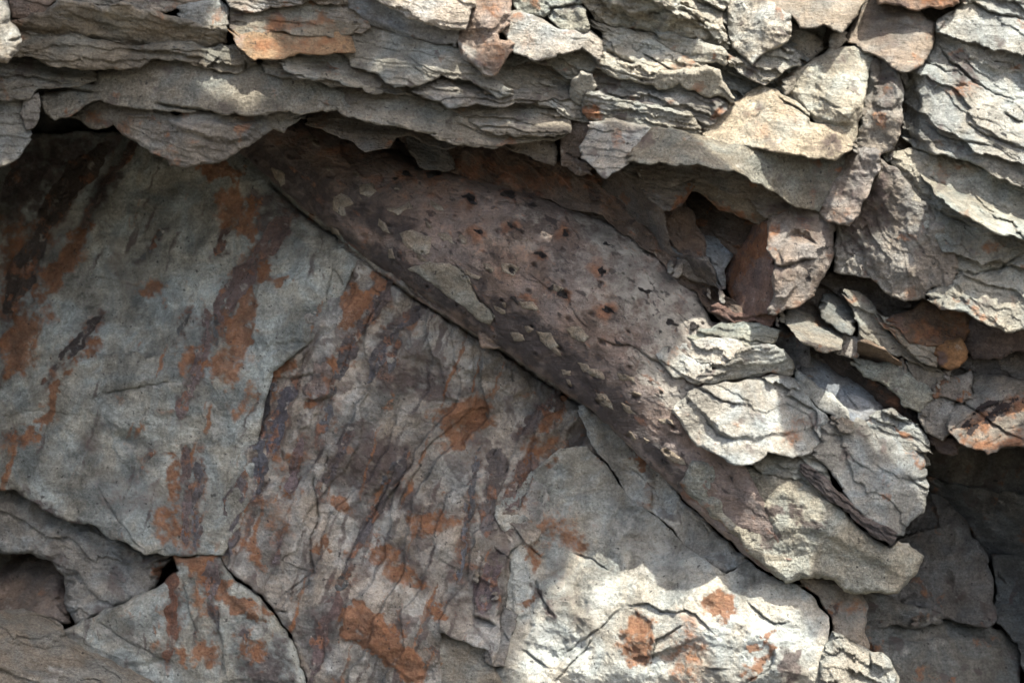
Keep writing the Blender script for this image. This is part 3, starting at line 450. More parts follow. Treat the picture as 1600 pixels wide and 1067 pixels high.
LOG, relL = rock('fossil_log', 'z 340,190 470,172 560,205 615,228 640,236 690,258 l 60,100 150,130 250,155 330,175 420,215 520,240 620,260 720,295 800,320 900,330 990,345 1060,430 1160,500 1240,560 1340,640 1400,740 1480,770 1560,850 n 1050,130 1400,200 1500,700 1250,1000 z 1240,880 1225,905 1195,892 1165,868 1120,828 1080,790 1040,750 1000,715 960,675 905,626 850,592 800,556 745,522 700,497 660,472 612,437 570,402 545,387 530,362 480,332 430,287 380,242', None,
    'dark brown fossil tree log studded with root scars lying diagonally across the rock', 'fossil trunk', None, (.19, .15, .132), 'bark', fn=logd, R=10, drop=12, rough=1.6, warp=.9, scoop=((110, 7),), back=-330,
    flake=((39, 160, 34, 1.5),),
    plates=(('k 600,230 690,320 900,250 1000,300 1150,330 1000,150 800,120 600,120', -16, 8),), cracks=(('l 140,195 210,230 290,270 420,275 520,260', 1.8, 6), ('k 560,300 680,330 830,270 940,235', 3, 12), ('n 330,200 420,225 540,240 640,300 730,350 790,430', 2.2, 8), ('l 490,700 600,790 680,840', 1.6, 3), ('e 520,170 590,240 620,310 700,400 740,500', 2.5, 6), ('l 740,860 820,1000 880,1067', 2, 4)),
    bumps=((905, 415, 60, 30, 38, 7), (820, 470, 55, 16, 38, 8), (600, 330, 70, 26, 38, 8), (760, 400, 60, 14, 38, -6), (640, 245, 22, 16, 30, -26), (1000, 600, 60, 12, 42, 5), (880, 560, 60, 14, 40, -5)),
    stains=(('pale', 'z 720,330 860,350 960,400 1060,500 1040,560 960,520 860,440 740,390', 40, .42), ('dark', 'z 540,380 620,400 700,440 790,490 870,540 930,580 980,640 1050,720 1100,790 1040,740 1010,700 905,620 800,545 700,480 600,420 540,370', 14, 1.1), ('dark', 'k 0,200 200,240 500,330 560,440 560,640 300,540 160,430 0,330', 16, .75), ('dark', 'k 640,520 760,560 960,640 1080,680 1040,760 920,740 700,660', 12, .85), ('dark', 'k 900,600 1060,600 1080,700 960,700', 8, .6), ('dark', 'e 590,230 700,290 800,380 950,470 1130,620 1280,760 1180,740 950,600 760,470 640,330', 12, 1.0), ('dark', 'n 0,250 130,300 330,420 440,500 420,560 250,560 0,420', 10, .8),  # clay and carbon film, strengthened to paint in the log's rounded shading
            ('rust', 'k 700,380 900,330 1300,480 1600,620 1600,760 1300,620 1000,500 740,460', 24, .4), ('rust', 'l 0,300 200,440 500,560 760,790 600,800 420,700 180,560 0,420', 22, .38), ('rust', 'k 350,100 700,180 740,240 600,290 400,240 200,180', 16, .5), ('rust', 'l 430,850 520,830 580,900 560,930 500,870', 4, .7), ('rust', 'l 600,780 680,790 700,850 620,820', 5, .6), ('rust', 'l 920,620 970,610 990,680 940,690', 4, .5), ('rust', 'k 610,660 660,680 790,740 770,780 690,750 640,710', 4, .6),
            ('pale', 'z 905,330 960,338 1010,385 1060,440 1120,480 1240,510 1240,560 1150,560 1060,520 1010,480 950,430', 22, .75), ('pale', 'z 1000,480 1120,490 1180,560 1100,560 1040,545', 16, .9), ('pale', 'n 540,260 700,320 800,430 930,480 900,550 830,640 700,570 640,480', 9, 1.), ('pale', 'l 0,0 200,120 420,200 700,300 620,200 300,100 100,60', 10, .35),  # grey clay of the upper right end, plus its sunlit patch painted pale
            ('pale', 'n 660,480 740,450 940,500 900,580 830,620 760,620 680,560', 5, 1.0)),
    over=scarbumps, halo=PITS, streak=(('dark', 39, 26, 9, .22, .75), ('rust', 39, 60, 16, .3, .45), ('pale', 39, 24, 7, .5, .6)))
def flk(s, tint=(.30, .265, .215), hh=3):
    rock('clay_flake', s, None, parent=LOG, over=relL, tint=tint, mat='shale', R=4, drop=2.4, rough=1.8, warp=1.5, back=0, shrink=-1.5, fn=lambda X, Y: hh + 0 * X)
flk('e 320,205 400,185 480,180 560,205 595,260 640,330 722,430 705,472 640,435 560,370 450,290', (.27, .255, .215), 3.5)
for s in ('k 170,330 230,360 270,420 240,437 190,390', 'k 740,430 820,440 838,490 790,520 737,490', 'k 560,520 610,490 690,560 640,580 660,645 600,610 560,560', 'k 840,650 880,670 925,735 880,730 835,690', 'k 1170,530 1240,570 1252,612 1210,612 1180,570', 'k 905,605 960,575 1050,540 1060,582 1000,600 970,628',
          'k 1220,730 1260,728 1318,795 1240,780', 'k 980,750 1060,720 1175,780 1140,878 1080,860 1020,820', 'k 558,690 600,720 612,765 570,740', 'k 900,850 940,845 955,890 900,880', 'e 467,40 520,55 533,88 480,72', 'e 588,208 665,240 652,258 600,235', 'e 755,185 835,200 800,242 760,222', 'e 838,370 890,350 928,392 910,408 860,388',
          'e 918,500 970,508 1015,572 980,578 930,540', 'e 1048,490 1110,478 1155,530 1140,552 1080,532', 'e 1115,645 1205,690 1195,705 1130,685', 'e 1280,685 1362,718 1362,742 1300,722', 'e 1025,665 1065,680 1062,702 1028,690', 'e 1195,785 1262,830 1275,862 1210,825', 'e 718,378 772,408 775,422 728,402', 'e 996,295 1040,300 1037,327 998,320',
          'n 215,350 280,358 335,412 260,402', 'n 478,598 540,628 585,672 500,642', 'n 715,700 800,708 815,742 740,732', 'n 755,885 870,925 890,972 800,962', 'n 615,808 665,830 652,855', 'e 800,510 850,520 860,545 820,545'):
    flk(s)
rf = np.random.RandomState(9)
for (fx, fy, fs) in SC_[12:]:
    fv = -.63 * fx + .775 * fy; fu = .775 * fx + .63 * fy
    if not (500 < fu < 1300) or not (-165 < fv < -88) or rf.rand() < .12: continue
    fx += rf.uniform(-9, 9); fy += rf.uniform(-9, 9); fl = rf.uniform(5, 12); fw = fl * rf.uniform(.35, .6); aa = math.radians(39 + rf.uniform(-14, 14)); pp = []
    for ft in np.linspace(0, 6.283, 10)[:-1]:
        ex, ey = fl * math.cos(ft) * rf.uniform(.75, 1.15), fw * math.sin(ft) * rf.uniform(.7, 1.2); pp.append((fx + ex * math.cos(aa) - ey * math.sin(aa), fy + ex * math.sin(aa) + ey * math.cos(aa)))
    sh_ = rf.uniform(.65, 1.1); flk(pp, (.28 * sh_, .245 * sh_, .2 * sh_))
for (x, y, a, b, an) in ((636, 272, 11, 6, 10), (680, 273, 15, 6, -8), (734, 313, 12, 6, 10), (797, 303, 15, 7, 10), (835, 322, 7, 4, 0), (747, 363, 10, 5, 35), (800, 355, 11, 5, 30), (885, 364, 5, 10, -20), (950, 380, 7, 4, 20), (846, 401, 11, 5, 25), (940, 426, 8, 8, 40), (882, 459, 11, 7, 35), (1009, 454, 11, 3, 22),
                     (950, 485, 13, 5, 30), (797, 421, 8, 4, 40), (1085, 510, 6, 8, 60), (1050, 505, 12, 4, 10), (915, 531, 7, 4, 25), (970, 537, 8, 3, 20), (866, 449, 4, 4, 0), (618, 280, 5, 3, 0), (1040, 720, 7, 4, 40), (1045, 660, 8, 3, 30), (655, 262, 6, 3, 20), (805, 470, 7, 3, 50)):
    th = np.linspace(0, 2 * np.pi, 15)[:-1]; k = 1 + .28 * np.sin(th * 3 + x) + .15 * np.sin(th * 5 + y); c, s_ = math.cos(math.radians(an)), math.sin(math.radians(an))
    a *= .85; b *= .8
    pts = [(x + (a * np.cos(t) * q) * c - (b * np.sin(t) * q) * s_, y + (a * np.cos(t) * q) * s_ + (b * np.sin(t) * q) * c) for t, q in zip(th, k)]
    rock('root_scar', pts, None, parent=LOG, over=relL, tint=(.034, .03, .03), mat='coal', R=2, drop=1.2, rough=5, warp=1.6, back=0, shrink=-1, h=1.4, fn=lambda X, Y: 2.6 + 2 * gn(X / 5, Y / 5, 3))  # raised coal whose black also stands in for the dark of a pit
def onlog(pts, x0, x1, lift=5):
    pl = tps(pts)
    def f(X, Y):
        w = smooth(x0, x1, X); return (logd(X, Y) + lift) * (1 - w) + pl(X, Y) * w
    return f
rock('rock_mass', 'z 1180,440 1300,430 1500,470 1760,520 1760,700 1480,700 1440,690 1300,640 1200,560', [(1240, 500, -25), (1350, 500, 0), (1500, 560, 10), (1400, 680, 0)], 'dim backing rock glimpsed in the gaps between the slabs stepped down the right side', 'rock mass', None, (.15, .135, .12), 'shale', R=8, drop=8, rough=8, flake=((36, 110, 24, 8),))
rock('rock_mass', 'z 1080,-60 1760,-60 1760,420 1560,420 1460,300 1340,300 1260,260 1080,240', [(1150, 100, 50), (1400, 200, 60), (1600, 100, 70)], 'bedrock glimpsed deep in the joints between the sunlit blocks at the top right', 'rock mass', None, (.2, .18, .155), 'shale', R=8, drop=8, rough=8, scoop=((60, 12),))
rock('pebble', 'e 640,540 655,515 690,520 720,550 760,575 755,585 700,578 660,582 642,565', [(760, 535, -22)], 'smooth brown nodule peeping out under the lower edge of the fossil trunk', 'nodule', None, (.22, .165, .13), 'smooth', R=9, drop=12, rough=.8, back=-80)
# ---------------------------------------------------------------- the wet brown bed behind the trunk
rock('iron_bed', 'z 600,200 900,215 1000,240 1060,300 1100,380 1130,470 1180,500 1140,520 l 1560,850 1400,745 1340,645 1240,565 1160,505 1060,435 985,350 900,335 800,325 720,298 620,262 520,242 420,212 330,178 250,155 150,130 60,100 k 1270,350 1100,330 1030,200', [(650, 235, -75), (800, 260, -55), (900, 290, -20), (1000, 340, 0), (1050, 420, 25), (1150, 500, 45)],
     'wet rust brown crushed bed between the top of the fossil trunk and the overhang', 'rock bed', None, (.16, .12, .095), 'bark', R=5, drop=6, rough=8, scoop=((42, 12), (18, 4)), flake=((35, 60, 12, 4),),
     stains=(('rust', 'l 60,0 500,60 720,100 620,200 300,140 100,100', 12, .6), ('rust', 'l 690,60 750,120 740,170 690,110', 3, 1.), ('rust', 'l 850,150 1000,160 1060,330 960,300', 12, .5), ('pale', 'l 1100,400 1250,560 1360,640 1200,520', 9, .5)), auto=(('dark', 30, .2, .7), ('rust', 36, .35, .6)))
rock('rock_ledge', 'k 1000,140 1150,130 1200,200 1290,240 1320,350 1270,350 1180,335 1090,320 1040,220', [(690, 240, -15)], 'small dark grey layered stub hanging beside the black hole above the trunk', 'rock ledge', LEDGE, (.13, .125, .12), 'shale', R=6, drop=8, rough=3, flake=((12, 30, 8, 4),))
rock('crushed_rock', 'm -10,150 80,160 200,270 350,400 370,560 400,690 480,700 640,740 690,880 590,850 430,825 340,720 225,630 100,525 0,440 -60,330', [(960, 290, 20), (1020, 370, 12), (1080, 430, 30)], 'crumpled grey brown shale debris just above the right shoulder of the trunk', 'crushed shale', None, (.14, .125, .115), 'shale', R=7, drop=8, rough=7, scoop=((30, 10), (14, 3)), auto=(('rust', 30, .35, .6), ('dark', 30, .3, .5)))
rock('rock_block', 'm 400,380 560,270 760,340 940,450 930,500 880,560 800,670 700,620 580,600 470,540 380,470', [(1090, 340, -45), (1160, 390, 10), (1080, 320, -60)], 'dark brown stone at the back of the hole under the curled shale', 'rock block', BLK, (.13, .105, .088), 'shale', R=8, drop=8, rough=5, flake=((30, 70, 14, 5),), auto=(('rust', 30, .4, .6),))
rock('rock_block', 'm 370,460 460,500 570,590 700,600 760,630 820,640 740,780 735,880 700,900 650,760 560,720 440,710 380,640', [(1070, 370, -5), (1120, 430, 35)], 'blue grey smooth stone in the floor of the hole left of the hanging block', 'rock block', BLK, (.17, .185, .2), 'smooth', R=7, drop=8, rough=3, plates=(('m 450,510 700,610 690,760 560,640', 9, 6),), cracks=(('m 630,700 660,800 700,890', 3, 9),), stains=(('pale', 'm 460,520 690,620 680,640 560,640', 5, .5),))
rock('rock_block', 'm 430,735 520,715 640,720 690,870 560,850 440,815', [(1080, 425, 45)], 'low grey chunk beside the two pebbles above the trunk', 'rock block', BLK, (.19, .175, .16), 'shale', R=6, drop=8, rough=4, scoop=((20, 5),))
rock('pebble', 'm 368,765 385,738 405,745 412,770 395,795 372,790', [(1047, 422, 58)], 'smaller of two rounded pebbles lodged in the crack above the trunk', 'pebble', 'pebbles in the crack', (.2, .19, .175), 'smooth', R=5, drop=9, rough=.5, back=20, warp=.4)
rock('pebble', 'm 395,800 430,760 465,755 470,785 440,820 410,815', [(1058, 428, 60)], 'larger flat pebble lodged in the crack above the trunk', 'pebble', 'pebbles in the crack', (.2, .185, .165), 'smooth', R=6, drop=8, rough=.5, back=20, warp=.4)
rock('rock_flake', 'm 440,180 560,190 660,240 790,300 880,340 1000,450 1010,520 930,475 840,435 700,395 600,310 550,280 500,270', [(1090, 290, 70), (1190, 345, 60)], 'thin curved rind of shale arching over the hole', 'rock flake', LEDGE, (.2, .175, .14), 'shale', R=6, drop=8, rough=2.5, flake=((30, 70, 9, 3),), stains=(('rust', 'm 600,300 760,380 930,460 840,440 700,400', 4, .7),))
rock('rock_ledge', 'm 100,90 350,100 590,90 800,160 980,230 1200,355 1120,425 1020,445 985,455 900,350 780,300 640,240 540,190 400,255 250,215', [(1000, 265, 115), (1100, 275, 105), (1220, 340, 75)], 'thin dim layered ledge tucked directly beneath the long grey beam of rock', 'rock ledge', LEDGE, (.18, .165, .145), 'shale', R=6, drop=8, rough=3, flake=((12, 120, 11, 5),), stains=(('dark', 'm 880,330 1200,340 1100,430 1000,440', 8, .5),))
rock('rock_flake', 'm 60,135 130,130 260,222 400,255 530,262 552,278 480,350 385,408 355,405 200,265', [(980, 275, 110), (1045, 328, 125), (1085, 300, 95)], 'curled shale flake with a bright orange underside at the mouth of the hole', 'rock flake', LEDGE, (.17, .15, .125), 'shale', R=4, drop=5, rough=2.5, flake=((20, 70, 12, 3),), plates=(('m 390,405 440,330 560,268 545,300 470,365', -14, 5),),
     stains=(('rust', 'm 385,412 430,330 560,262 550,300 470,370', 2.5, 1.6), ('rust', 'm 180,230 330,380 360,400 240,300', 3, .5)))
# ---------------------------------------------------------------- hanging block
rock('rock_block', 'm 930,480 1015,490 1030,640 1060,740 1060,900 1030,1030 930,1065 820,1055 765,970 732,830 775,720 830,640 880,560', [(1150, 440, 20), (1160, 380, 20), (1190, 480, 85), (1205, 400, 100), (1205, 460, 104)], 'smooth purplish brown stone with an orange edge, left of the sunlit hanging block', 'rock block', BLK, (.17, .12, .1), 'smooth', R=9, drop=12, rough=3, stains=(('rust', 'm 730,840 780,715 1000,495 1010,600 900,700 820,800 790,920', 9, 1.25), ('rust', 'm 880,560 1000,500 1000,640 900,760', 20, .3)), cracks=(('m 880,830 920,900 960,960', 2.5, 2),))
rock('rock_block', 'm 1005,470 1040,450 1195,355 1300,380 1425,490 1418,640 1370,790 1305,930 1200,985 1060,1055 1000,1050 1010,1020 1035,900 1045,745 1000,640', [(1215, 350, 92), (1300, 362, 90), (1225, 410, 138), (1300, 400, 95), (1225, 480, 118), (1280, 440, 82)], 'jagged cream block with sunlit patches hanging in the centre right', 'rock block', BLK, (.30, .265, .23), 'shale', R=8, drop=12, rough=5, scoop=((42, 10), (16, 3)),
     plates=(('m 1060,600 1170,510 1250,530 1310,610 1190,600', -16, 8), ('m 1050,650 1130,600 1290,610 1320,700 1200,710 1080,745', 6, 4), ('m 1040,770 1160,755 1200,860 1120,960 1030,960', 9, 5)), cracks=(('m 1060,745 1130,745 1200,712 1320,700', 2.5, 14),),
     stains=(('rust', 'm 1000,500 1045,480 1050,680 1010,640', 3, .7), ('dark', 'm 1090,380 1220,370 1415,490 1415,600 1300,600 1230,500 1120,440', 12, .6), ('coal', 'm 1300,650 1420,620 1370,740 1300,760', 5, .62), ('coal', 'm 1240,740 1275,750 1260,850 1240,760', 3, .7), ('coal', 'm 1270,880 1310,870 1300,920 1260,910', 3, .7), ('rust', 'm 1140,960 1300,930 1200,1000 1060,1050', 8, .6), ('rust', 'm 1200,440 1300,560 1240,540', 8, .3)))
rock('rock_chip', 'n 1040,20 1100,0 1200,70 1340,60 1460,50 1440,110 1390,150 1320,90 1200,110 1120,70', [(1130, 490, 60), (1200, 505, 66)], 'crumpled reddish brown sliver under the foot of the hanging block', 'rock chip', BLK, (.19, .13, .115), 'shale', R=5, drop=7, rough=5, scoop=((16, 5),))
# ---------------------------------------------------------------- layered rock on the right flank of the trunk
FL = 'layers split off the right flank of the trunk'
rock('rock_layer', 'n 880,190 1060,110 1230,90 1400,120 1480,150 1430,230 1290,265 1210,225 1080,195 1060,215 980,260', None, 'dim grey green layer below the reddish sliver and the foot of the hanging block', 'rock layer', FL, (0.283, 0.288, 0.262), 'shale', fn=onlog([(1100, 520, 90), (1200, 520, 74)], 1090, 1180), sym=True, R=5, drop=6, rough=4, flake=((5, 90, 12, 5),))
rock('rock_layer', 'n 750,245 850,235 930,215 1060,190 1090,185 1200,195 1295,255 1260,300 1200,330 1150,392 1040,372 950,332 880,282 810,262', None, 'ragged white sunlit layer poking out above a grey notch on the trunk', 'rock layer', FL, (0.425, 0.420, 0.384), 'sand', fn=onlog([(1050, 545, 104), (1150, 560, 100)], 1060, 1150), sym=True, R=5, drop=6, rough=5, flake=((25, 80, 22, 6),), scoop=((24, 4),), stains=(('dark', 'n 1140,240 1290,250 1200,300', 6, .3),))
rock('rock_layer', 'n 690,310 740,255 820,240 950,332 1050,370 1060,440 960,482 880,462 790,435 740,350', None, 'grey layer with a white lower lip, in the notch under the ragged white layer', 'rock layer', FL, (0.354, 0.360, 0.342), 'shale', fn=onlog([(1050, 570, 94), (1090, 590, 96)], 1040, 1130), sym=True, R=5, drop=6, rough=4, flake=((38, 80, 22, 5),), scoop=((24, 3),))
rock('rock_layer', 'p -20,180 80,130 260,250 270,400 170,440 100,300 0,270', [(1230, 540, 12)], 'smooth shadowed face behind the rounded grey layer, below the small pale block', 'rock layer', FL, (0.153, 0.162, 0.171), 'smooth', R=8, drop=8, rough=4)
rock('rock_layer', 'n 940,480 1100,400 1190,335 1280,268 1400,255 1500,285 1565,400 1530,440 1420,425 1250,445 1080,475', [(1130, 590, 94), (1220, 560, 96), (1230, 585, 72)], 'rounded finely laminated grey layer resting on the big half lit slab', 'rock layer', FL, (0.307, 0.312, 0.287), 'shale', R=10, drop=14, rough=3, flake=((-14, 110, 9, 4),))
rock('rock_layer', 'n 815,650 830,600 900,550 930,495 1080,472 1240,455 1420,425 p 110,422 165,455 280,610 430,710 410,740 330,778 336,860 265,920 160,942 0,905 n 1395,925 1290,985 1200,992 1100,935 960,862 880,762', None,
     'big split slab, left half glaring white in sun and right half grey', 'rock layer', FL, (0.413, 0.420, 0.390), 'shale', fn=onlog([(1070, 640, 100), (1150, 610, 98), (1250, 640, 78), (1290, 700, 85), (1150, 712, 136), (1200, 705, 130)], 1065, 1150), sym=True, R=5, drop=6, rough=5, flake=((33, 170, 60, 7),), scoop=((48, 6), (20, 2.5)),
     plates=(('n 1000,680 1080,780 1180,830 1330,820 p 280,760 430,710 160,440 n 1200,440 930,490 900,560 960,640', 9, 6),), cracks=(('n 1000,680 1080,790 1180,830', 4, 10), ('n 920,495 1040,540 1110,590 1280,605', 2.2, 9), ('n 1290,640 1250,610', 2, 6), ('n 880,560 830,620', 2.5, 8)),
     stains=(('rust', 'p 60,800 160,700 280,730 250,780 150,840', 10, .55), ('dark', 'n 1280,900 1390,900 1380,940', 5, .4), ('rust', 'n 820,640 900,660 1000,860 1100,930 940,850', 6, .2)))
rock('rock_layer', 'p 160,440 240,478 400,578 492,650 515,735 430,712 280,612 200,530', [(1270, 610, 74), (1310, 650, 74)], 'long pale grey blade pointing down right along the edge of the big split slab', 'rock layer', FL, (0.295, 0.306, 0.287), 'smooth', R=6, drop=9, rough=2)
rock('rock_layer', 'p 190,350 260,330 390,365 470,470 560,500 645,580 715,640 685,705 580,735 490,740 400,620 280,540 200,440', [(1280, 590, 24), (1350, 640, 46)], 'dark blue grey slab deep in the notch beside the long pale blade', 'rock layer', FL, (0.189, 0.204, 0.226), 'smooth', R=8, drop=9, rough=4, plates=(('p 440,480 640,580 700,640 560,640 480,560', 8, 5),))
rock('rock_rib', 'p 200,290 300,270 440,275 560,385 640,455 780,540 870,650 960,720 1010,820 900,750 800,665 700,625 620,545 480,475 400,385 300,350', [(1290, 570, -10), (1400, 620, 22), (1440, 680, 20)], 'black and rusty fibrous rib filling the diagonal crevice on the right', 'rock rib', None, (.07, .058, .052), 'bark', R=8, drop=12, rough=4, flake=((40, 80, 10, 3),), stains=(('rust', 'p 640,480 780,560 860,650 800,640 700,580', 7, .7), ('rust', 'p 900,700 990,780 940,740', 4, .5)))
rock('rock_layer', 'p 540,725 660,690 770,652 900,735 1000,840 1022,912 900,902 800,862 680,805', [(1360, 670, 57), (1440, 700, 62)], 'thin grey plate with a small orange stain at the lower end of the crevice', 'rock layer', FL, (0.236, 0.246, 0.238), 'shale', R=5, drop=8, rough=3, flake=((22, 70, 10, 4),), stains=(('rust', 'p 800,770 850,780 930,810 840,810', 4, .9),), cracks=(('p 770,660 800,700 900,740', 3, 7),))
rock('pebble', 'p 415,742 470,722 535,750 520,785 450,778', [(1318, 668, 92)], 'flat oval stone chip lying where three layers meet right of the split slab', 'stone chip', None, (.24, .215, .18), 'sand', R=5, drop=8, rough=1, back=40)
rock('rock_layer', 'p 265,920 336,860 330,778 400,742 560,722 680,800 800,860 900,900 1000,918 i 1085,30 1130,100 1120,150 1135,200 1112,300 1055,340 1022,402 960,392 860,342 740,182 690,110 600,35 540,0', [(1300, 700, 88), (1400, 740, 82), (1360, 800, 96), (1430, 800, 70)],
     'large grey slab whose ragged right end overhangs the shaded recess', 'rock layer', FL, (0.283, 0.294, 0.281), 'shale', R=10, drop=14, rough=5, scoop=((60, 8), (24, 3)), cracks=(('i 760,0 800,60 900,120', 2, 3), ('i 1040,130 1130,190', 2.5, 6)), flake=((35, 150, 50, 4),))
rock('rock_layer', 'i 320,60 400,40 600,30 680,105 700,240 560,200 440,180 380,110', [(1230, 735, 82)], 'rough grey layer beneath the lower lip of the big split slab', 'rock layer', FL, (0.271, 0.276, 0.250), 'shale', R=6, drop=8, rough=5, flake=((15, 60, 12, 5),))
rock('fossil_bark', 'i 550,100 575,90 620,112 740,222 870,342 960,392 1000,408 965,452 900,408 780,305 680,235 590,150', [(1260, 740, 92), (1340, 800, 102), (1395, 848, 108)], 'narrow black ridged sliver of fossil bark between two grey slabs', 'fossil bark', None, (.1, .088, .085), 'bark', R=4, drop=6, rough=2.5, flake=((40, 60, 6, 4),), stains=(('coal', 'i 560,95 620,115 740,225 860,340 760,270 640,170', 3, .6), ('rust', 'i 820,330 850,350 840,370', 2, .9)), plates=(('i 900,380 1000,405 965,452 905,420', 6, 3),))
rock('rock_layer', 'i -10,160 60,60 200,48 330,80 440,105 560,150 700,250 890,405 965,452 1010,415 1118,490 1060,602 1000,660 900,664 830,662 760,652 700,602 620,592 550,612 490,614 420,562 320,482 280,412 170,322 60,240', None,
     'massive grey rock with purple stains, its blunt tip jutting over the recess', 'rock layer', FL, (0.319, 0.322, 0.287), 'sand', fn=onlog([(1080, 760, 62), (1180, 750, 72), (1200, 880, 76), (1300, 830, 90), (1400, 880, 85), (1440, 870, 70), (1330, 920, 72)], 1075, 1150), sym=True, R=12, drop=20, rough=6, scoop=((90, 10), (30, 3)), plates=(('i 280,130 440,110 560,200 880,400 1060,470 1000,600 900,520 640,400 420,380', 8, 14), ('i 130,100 220,60 190,170 120,200', 6, 5)),
     cracks=(('i 210,60 200,120 170,180', 2, 6),), bumps=((1300, 880, 90, 14, 10, -7),), stains=(('dark', 'i 400,290 430,250 530,280 600,330 690,335 650,370 590,390 540,340 450,295', 4, .9), ('dark', 'i 375,385 410,355 455,400 430,460 390,430', 4, .9), ('rust', 'i 0,130 60,230 180,330 280,420 330,500 260,420 150,330 20,230', 4, .7), ('dark', 'i 330,90 420,110 430,220 380,160', 9, .4)), auto=(('pale', 50, .35, .4),))
rock('rock_chip', 'i 1085,20 1130,30 1140,80 1112,95 1088,70', [(1443, 718, 40)], 'tiny grey chip beside the ragged end of the large grey slab', 'rock chip', None, (.22, .225, .21), 'shale', R=4, drop=6, rough=1.5)
# ---------------------------------------------------------------- middle right
MR = 'slabs stepped down the right side'
rock('rock_block', 'p 95,105 115,55 175,40 300,88 400,110 475,200 462,255 380,287 305,272 205,222 140,155', [(1240, 500, 58), (1270, 520, 88), (1310, 525, 62)], 'small pale squared block lying loose below the hanging block', 'rock block', BLK, (.28, .265, .225), 'sand', R=7, drop=14, rough=3, plates=(('p 120,60 300,90 410,115 400,150 180,70', -9, 5),), cracks=(('p 380,180 375,280', 2.5, 6),), stains=(('rust', 'p 260,80 400,110 420,150 300,110', 4, .5),), scoop=((30, 4),))
rock('rock_block', 'p 320,-10 345,-50 400,-60 505,-10 562,130 522,188 455,160 340,72', [(1300, 480, 35), (1320, 500, 52)], 'rounded dark grey stone between the hanging block and the tall ridge', 'rock block', BLK, (.16, .165, .165), 'smooth', R=13, drop=20, rough=2)
rock('rock_chip', 'p 425,285 460,180 595,228 562,322 530,340', [(1325, 545, 48)], 'flat pale grey chip at the right end of the small squared block', 'rock chip', BLK, (.24, .24, .23), 'smooth', R=5, drop=7, rough=2)
rock('rock_layer', 'p 480,-80 600,-40 660,20 705,70 765,175 860,262 965,342 1060,365 1112,405 1090,415 980,395 870,328 740,295 610,245 555,175 560,110', [(1340, 480, 60), (1380, 530, 66), (1470, 580, 70)], 'long tapering grey slab sloping down right under the tall ridge', 'rock slab', MR, (.22, .215, .19), 'shale', R=6, drop=10, rough=3, flake=((36, 110, 14, 4),), cracks=(('p 560,180 700,270 860,330', 2, 7),))
rock('rock_layer', 'p 670,60 745,105 870,150 980,240 1085,250 1052,372 960,348 880,272 790,180', [(1400, 530, 82), (1460, 560, 90)], 'beige wedge with a rusty left rim above the long tapering slab', 'rock slab', MR, (.25, .235, .2), 'shale', R=5, drop=9, rough=3, stains=(('rust', 'p 675,60 740,110 800,190 880,275 960,345 870,290 780,190', 3, .85),), flake=((36, 60, 12, 3),))
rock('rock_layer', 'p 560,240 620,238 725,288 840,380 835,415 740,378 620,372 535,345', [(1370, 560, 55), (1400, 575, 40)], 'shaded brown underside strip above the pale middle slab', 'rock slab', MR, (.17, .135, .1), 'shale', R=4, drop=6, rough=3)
rock('rock_layer', 'p 525,340 620,368 740,372 832,408 1012,520 1035,570 950,655 870,625 800,545 700,475 600,435', [(1340, 570, 62), (1430, 620, 66)], 'pale grey middle slab above the black rib of the crevice', 'rock slab', MR, (.25, .25, .225), 'sand', R=7, drop=11, rough=3, scoop=((50, 5),))
rock('rock_layer', 'p 850,335 980,388 1165,432 1110,482 1020,522 960,515 900,445', [(1450, 590, 60)], 'small pointed grey piece between the middle slab and the long tapering slab', 'rock slab', MR, (.23, .22, .195), 'shale', R=6, drop=8, rough=3, stains=(('dark', 'p 1000,490 1100,470 1040,530', 4, .5),))
rock('rock_layer', 'p 940,650 1030,568 1110,555 1185,605 1155,690 1135,800 1085,842 1000,780 940,692', [(1470, 640, 62), (1480, 680, 70)], 'grey boulder like lump with a shell shaped mark, left of the rusty slab', 'rock slab', MR, (.225, .22, .2), 'sand', R=9, drop=13, rough=3, cracks=(('p 960,660 990,690 1010,650 980,640', 2.5, 4), ('p 950,640 965,690', 2, 4)))
rock('rock_layer', 'p 1010,525 1110,478 1275,428 1275,562 1215,612 1110,562 1040,572', [(1480, 605, 64)], 'rust flecked grey piece wedged above the grey lump', 'rock slab', MR, (.2, .18, .165), 'shale', R=6, drop=8, rough=4, auto=(('rust', 22, .15, .8), ('dark', 20, .25, .7)))
rock('rock_layer', 'p 985,815 1080,838 1195,870 1205,932 1160,942 1050,912', [(1475, 700, 45)], 'dim brownish lump hanging below the grey lump at the edge of the recess', 'rock slab', MR, (.14, .115, .105), 'shale', R=7, drop=9, rough=3)
rock('rock_slab', 'p 1265,435 1420,458 2100,620 2100,830 1500,880 1460,890 1430,905 1385,925 1370,905 1290,902 1190,852 1128,782 1150,690 1180,618 1265,575', [(1500, 660, 80), (1590, 640, 100), (1550, 700, 125), (1500, 690, 112)], 'rusty slab with black fibrous streaks at the right edge above the recess', 'rock slab', MR, (.225, .205, .18), 'shale', R=8, drop=12, rough=5, scoop=((50, 6),), flake=((-30, 90, 9, 2),),
     cracks=(('p 1110,560 1230,600 1340,670 1450,770 1640,850', 2, 10),), stains=(('rust', 'p 1330,640 1500,560 1640,520 1640,650 1480,680 1380,760 1250,790 1240,740', 10, .85), ('rust', 'p 1130,790 1300,820 1640,800 1640,860 1400,925 1200,860', 12, .75), ('coal', 'p 1320,640 1400,600 1500,560', 2, .9, 4), ('coal', 'p 1260,780 1340,720 1420,690 1560,590', 2, .9, 4), ('coal', 'p 1350,700 1380,660 1500,610 1620,560', 2, .9, 4), ('coal', 'p 1440,660 1560,620', 2, .8, 3), ('coal', 'p 1225,740 1290,680', 2, .7, 3)))
